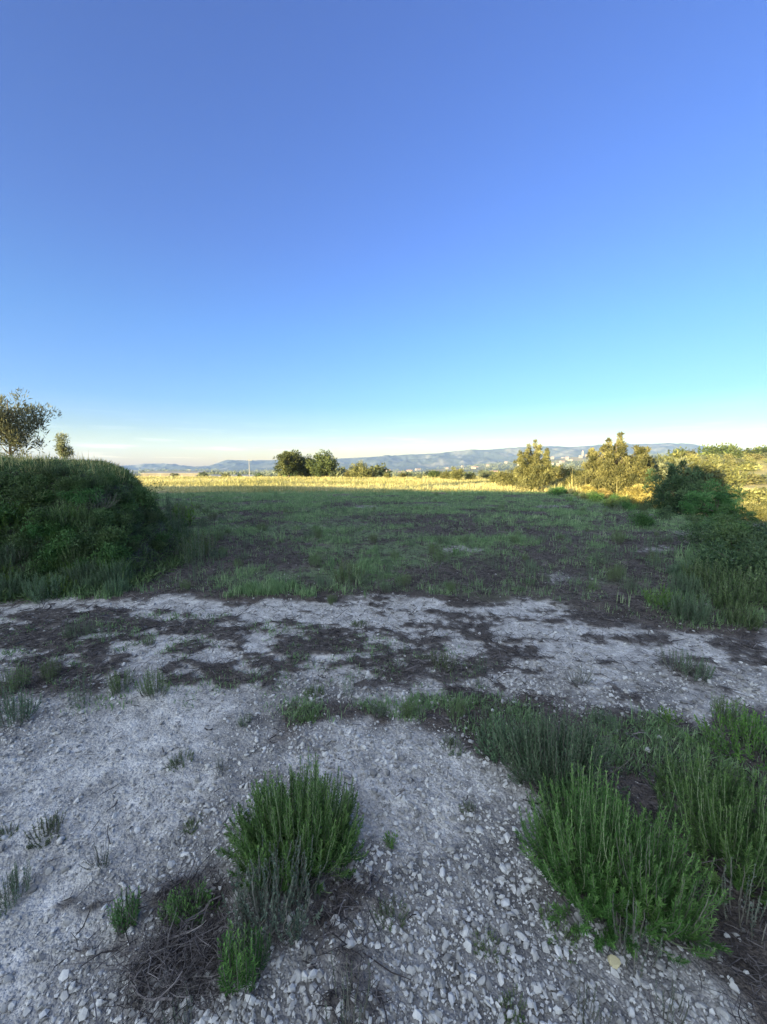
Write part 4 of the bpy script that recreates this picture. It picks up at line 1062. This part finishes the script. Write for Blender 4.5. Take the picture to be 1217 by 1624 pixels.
# ------------------------------------------------------------------ town, shed, poles
def house_mesh(g, w, d, h, rf):
    mb = MB()
    b = np.array([(-w, -d, -2), (w, -d, -2), (w, d, -2), (-w, d, -2), (-w, -d, h), (w, -d, h), (w, d, h), (-w, d, h)]) * np.array([.5, .5, 1])
    mb.add(b, np.array([(0, 1, 5, 4), (1, 2, 6, 5), (2, 3, 7, 6), (3, 0, 4, 7)]), g.uniform(.3, .9), 0)
    e = .4
    r = np.array([(-w - e, -d - e, h * 2 / 2), (w + e, -d - e, h), (w + e, d + e, h), (-w - e, d + e, h), (-w - e, 0, h + rf), (w + e, 0, h + rf)]) * np.array([.5, .5, 1])
    mb.add(r, np.array([(0, 1, 5, 4), (2, 3, 4, 5)]), .5, 1); mb.add(r, np.array([(3, 0, 4), (1, 2, 5)]), .5, 0)
    # window openings, dark boxes set proud by a few centimetres
    for kx in (-.28, .28):
        c = np.array([kx * w, -d * .5 - .03, h * .55]); q = np.array([(-.6, 0, -.8), (.6, 0, -.8), (.6, 0, .8), (-.6, 0, .8)]) + c
        mb.add(q, np.array([(0, 1, 2, 3)]), .1, 2)
    return mb.mesh('house', [M['wall'], M['roof'], M['bark']])
g = np.random.default_rng(97)
M['wall2'] = solid_mat('ochre_wall', (.24, .19, .14), (.40, .33, .25), .2)
HM = [house_mesh(g, a, b, c, d) for a, b, c, d in ((14, 10, 7, 2.4), (22, 12, 6, 2.6), (10, 10, 9, 2.0), (40, 16, 6, 2.0))]
for i in range(52):
    if i < 34: px, y = g.normal(930, 32), g.uniform(1100, 2350)
    else: px, y = g.uniform(560, 850), g.uniform(800, 1900)
    p = at(px, y); o = link('house', HM[int(g.choice([0, 0, 1, 2, 2, 0]))]); q = float(g.uniform(.6, 1.1)); o.scale = (q, q, q); o.location = p; o.rotation_euler = (0, 0, float(g.uniform(-.7, .7)))
    tag(o, 'pale house of the distant town below the mountains' if i < 34 else 'pale farmhouse or shed far off on the valley floor', 'house', 'houses of the distant town' if i < 34 else 'buildings on the far valley floor')
mb = MB(); b = np.array([(-3, -3, -2), (3, -3, -2), (3, 3, -2), (-3, 3, -2), (-3, -3, 24), (3, -3, 24), (3, 3, 24), (-3, 3, 24), (0, 0, 31)], float)
mb.add(b, np.array([(0, 1, 5, 4), (1, 2, 6, 5), (2, 3, 7, 6), (3, 0, 4, 7)]), .7, 0); mb.add(b, np.array([(4, 5, 8), (5, 6, 8), (6, 7, 8), (7, 4, 8)]), .5, 1)
o = link('church_tower', mb.mesh('church_tower', [M['wall'], M['roof']])); o.location = at(921, 1900); tag(o, 'pale church tower rising from the distant town', 'tower')

def pole(px, y, top, lab):
    p = at(px, y); h = top_z(px, top, p) - p[2]
    r = empty('utility_pole', p); tag(r, lab, 'utility pole')
    mb = MB(); V, F = tubes(np.array([[(0, 0, -.3), (0, 0, h * .5), (0, 0, h)]]), np.array([[.085, .065, .05]]), 8); mb.add(V, F); link('post', mb.mesh('post', M['pole'], True), r)
    mb = MB(); V, F = tubes(np.array([[(-.7, 0, h * .93), (0, 0, h * .93), (.7, 0, h * .93)]]), np.full((1, 3), .04), 6); mb.add(V, F); link('crossarm', mb.mesh('crossarm', M['pole']), r)
pole(397, 90, 728, 'tall thin pale utility pole beyond the field left of the pines')
pole(302, 120, 744, 'short thin utility pole in the valley near the bank')
def shed(px, y, w, d, h, lab, rz):
    p = at(px, y); r = empty('shed', p, rz); tag(r, lab, 'shed')
    mb = MB(); b = np.array([(-w, -d, -1), (w, -d, -1), (w, d, -1), (-w, d, -1), (-w, -d, h), (w, -d, h), (w, d, h), (-w, d, h)]) * np.array([.5, .5, 1])
    mb.add(b, np.array([(0, 1, 5, 4), (1, 2, 6, 5), (2, 3, 7, 6), (3, 0, 4, 7)])); link('wall', mb.mesh('wall', M['shed_wall']), r)
    mb = MB(); e = .3; V = np.array([(-w / 2 - e, -d / 2 - e, h), (w / 2 + e, -d / 2 - e, h), (w / 2 + e, d / 2 + e, h + .5), (-w / 2 - e, d / 2 + e, h + .5)])
    mb.add(np.vstack([V, V + np.array([0, 0, .15])]), np.array([(0, 1, 5, 4), (1, 2, 6, 5), (2, 3, 7, 6), (3, 0, 4, 7), (4, 5, 6, 7), (3, 2, 1, 0)])); link('roof', mb.mesh('roof', M['shed']), r)
shed(280, 118, 16, 7, 1.6, 'long low pale roofed shed just right of the bank', .1)
shed(350, 150, 30, 6, 1.2, 'long grey roofed shed below the far hills, left of the pole', -.05)

# ------------------------------------------------------------------ haze, sky, sun, camera
HAZE = True
if HAZE:
    mb = MB(); a, zb, zt = 4000.0, -60.0, 226.0
    b = np.array([(-a, -a, zb), (a, -a, zb), (a, a, zb), (-a, a, zb), (-a, -a, zt), (a, -a, zt), (a, a, zt), (-a, a, zt)])
    mb.add(b, np.array([(0, 1, 5, 4), (1, 2, 6, 5), (2, 3, 7, 6), (3, 0, 4, 7), (4, 5, 6, 7), (3, 2, 1, 0)]))
    m, nt, ns, L = new_mat('haze'); out = N(ns, 'ShaderNodeOutputMaterial'); v = N(ns, 'ShaderNodeVolumePrincipled')
    v.inputs['Color'].default_value = (.34, .52, .95, 1); v.inputs['Density'].default_value = .00013; v.inputs['Anisotropy'].default_value = 0
    L.new(v.outputs[0], out.inputs['Volume'])
    o = link('haze', mb.mesh('haze', m)); tag(o, 'thin bluish evening haze over the valley', 'haze', kind='stuff')

w = bpy.data.worlds.new('World'); bpy.context.scene.world = w; w.use_nodes = True
nt = w.node_tree; nt.nodes.clear(); ns = nt.nodes; L = nt.links
out = N(ns, 'ShaderNodeOutputWorld'); bg = N(ns, 'ShaderNodeBackground'); sky = N(ns, 'ShaderNodeTexSky', sky_type='NISHITA')
sky.sun_disc = False; sky.sun_elevation = SUN_EL
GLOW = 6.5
SUNPOS = SUN_AZ + PI                      # compass bearing of the sun, clockwise from +Y
sky.sun_rotation = SUNPOS
sky.air_density = 1.0; sky.dust_density = 1.0; sky.ozone_density = 1.5; sky.altitude = 100
tc = N(ns, 'ShaderNodeTexCoord')
tint = N(ns, 'ShaderNodeVectorMath', operation='MULTIPLY'); pass
sx = N(ns, 'ShaderNodeSeparateXYZ'); L.new(tc.outputs['Generated'], sx.inputs[0])
hz = N(ns, 'ShaderNodeMapRange'); hz.interpolation_type = 'SMOOTHSTEP'; hz.inputs[1].default_value = .16; hz.inputs[2].default_value = .0
L.new(sx.outputs[2], hz.inputs[0])
tr_ = ramp(ns, [(0, (1.0, .96, .88)), (.05, (.68, .71, .77)), (.09, (.43, .535, .79)), (.15, (.300, .480, .90)), (.30, (.292, .482, .905)), (.46, (.315, .444, .905)), (.72, (.330, .432, .905))])
L.new(sx.outputs[2], tr_.inputs[0])
tsc = N(ns, 'ShaderNodeVectorMath', operation='SCALE'); L.new(tr_.outputs[0], tsc.inputs[0]); tsc.inputs['Scale'].default_value = 1.5
L.new(tsc.outputs[0], tint.inputs[1])
# a few faint wisps low over the horizon
mp = N(ns, 'ShaderNodeMapping'); mp.inputs['Scale'].default_value = (3.2, 3.2, 46); L.new(tc.outputs['Generated'], mp.inputs[0])
cn = N(ns, 'ShaderNodeTexNoise'); cn.inputs['Scale'].default_value = 2.2; cn.inputs['Detail'].default_value = 6; L.new(mp.outputs[0], cn.inputs['Vector'])
cm = N(ns, 'ShaderNodeMapRange'); cm.inputs[1].default_value = .56; cm.inputs[2].default_value = .78; L.new(cn.outputs['Fac'], cm.inputs[0])
cl = N(ns, 'ShaderNodeMath', operation='MULTIPLY'); L.new(cm.outputs[0], cl.inputs[0]); L.new(hz.outputs[0], cl.inputs[1])
cs = N(ns, 'ShaderNodeVectorMath', operation='SCALE'); cs.inputs[0].default_value = (1.6, 1.3, 1.0); L.new(cl.outputs[0], cs.inputs['Scale'])
ca_ = N(ns, 'ShaderNodeVectorMath', operation='ADD'); L.new(sky.outputs[0], ca_.inputs[0]); L.new(cs.outputs[0], ca_.inputs[1])
L.new(ca_.outputs[0], tint.inputs[0])
# broad glow added on the sun's side of the sky to lift shaded ground
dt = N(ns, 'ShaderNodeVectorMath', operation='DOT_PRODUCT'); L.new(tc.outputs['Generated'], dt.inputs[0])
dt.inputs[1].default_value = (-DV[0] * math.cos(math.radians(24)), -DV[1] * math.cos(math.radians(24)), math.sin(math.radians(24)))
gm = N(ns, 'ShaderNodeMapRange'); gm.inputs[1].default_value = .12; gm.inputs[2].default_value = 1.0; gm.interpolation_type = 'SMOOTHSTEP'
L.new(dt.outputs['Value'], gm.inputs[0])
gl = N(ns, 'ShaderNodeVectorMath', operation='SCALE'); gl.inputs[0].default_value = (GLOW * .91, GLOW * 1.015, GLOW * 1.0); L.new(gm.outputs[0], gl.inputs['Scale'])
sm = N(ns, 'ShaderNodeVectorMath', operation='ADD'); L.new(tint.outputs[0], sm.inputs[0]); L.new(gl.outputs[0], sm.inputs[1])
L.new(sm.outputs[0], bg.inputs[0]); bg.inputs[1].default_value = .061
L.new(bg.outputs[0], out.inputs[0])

sd_ = bpy.data.lights.new('sun', 'SUN'); sd_.energy = 5.0; sd_.angle = math.radians(.5); sd_.color = (1.0, .81, .41)
so = bpy.data.objects.new('sun', sd_); C.objects.link(so)
from mathutils import Vector
dirv = Vector((DV[0] * math.cos(SUN_EL), DV[1] * math.cos(SUN_EL), -math.sin(SUN_EL)))
so.rotation_euler = dirv.to_track_quat('-Z', 'Y').to_euler(); so.location = (-30, -40, 60)

cd = bpy.data.cameras.new('camera'); co = bpy.data.objects.new('camera', cd); C.objects.link(co)
cd.sensor_fit = 'VERTICAL'; cd.sensor_height = 36; cd.lens = 36 * FPX / 1624; cd.clip_start = .05; cd.clip_end = 20000
co.location = (0, 0, EYEZ); co.rotation_euler = (PI / 2 - PITCH, 0, 0)
S = bpy.context.scene; S.camera = co
S.view_settings.view_transform = 'Standard'; S.view_settings.look = 'None'; S.view_settings.exposure = 2.6; S.view_settings.gamma = 1
S.render.engine = 'CYCLES'
cy = S.cycles
cy.use_denoising = True
cy.max_bounces = 6; cy.diffuse_bounces = 3; cy.transmission_bounces = 3; cy.volume_bounces = 0; cy.transparent_max_bounces = 6
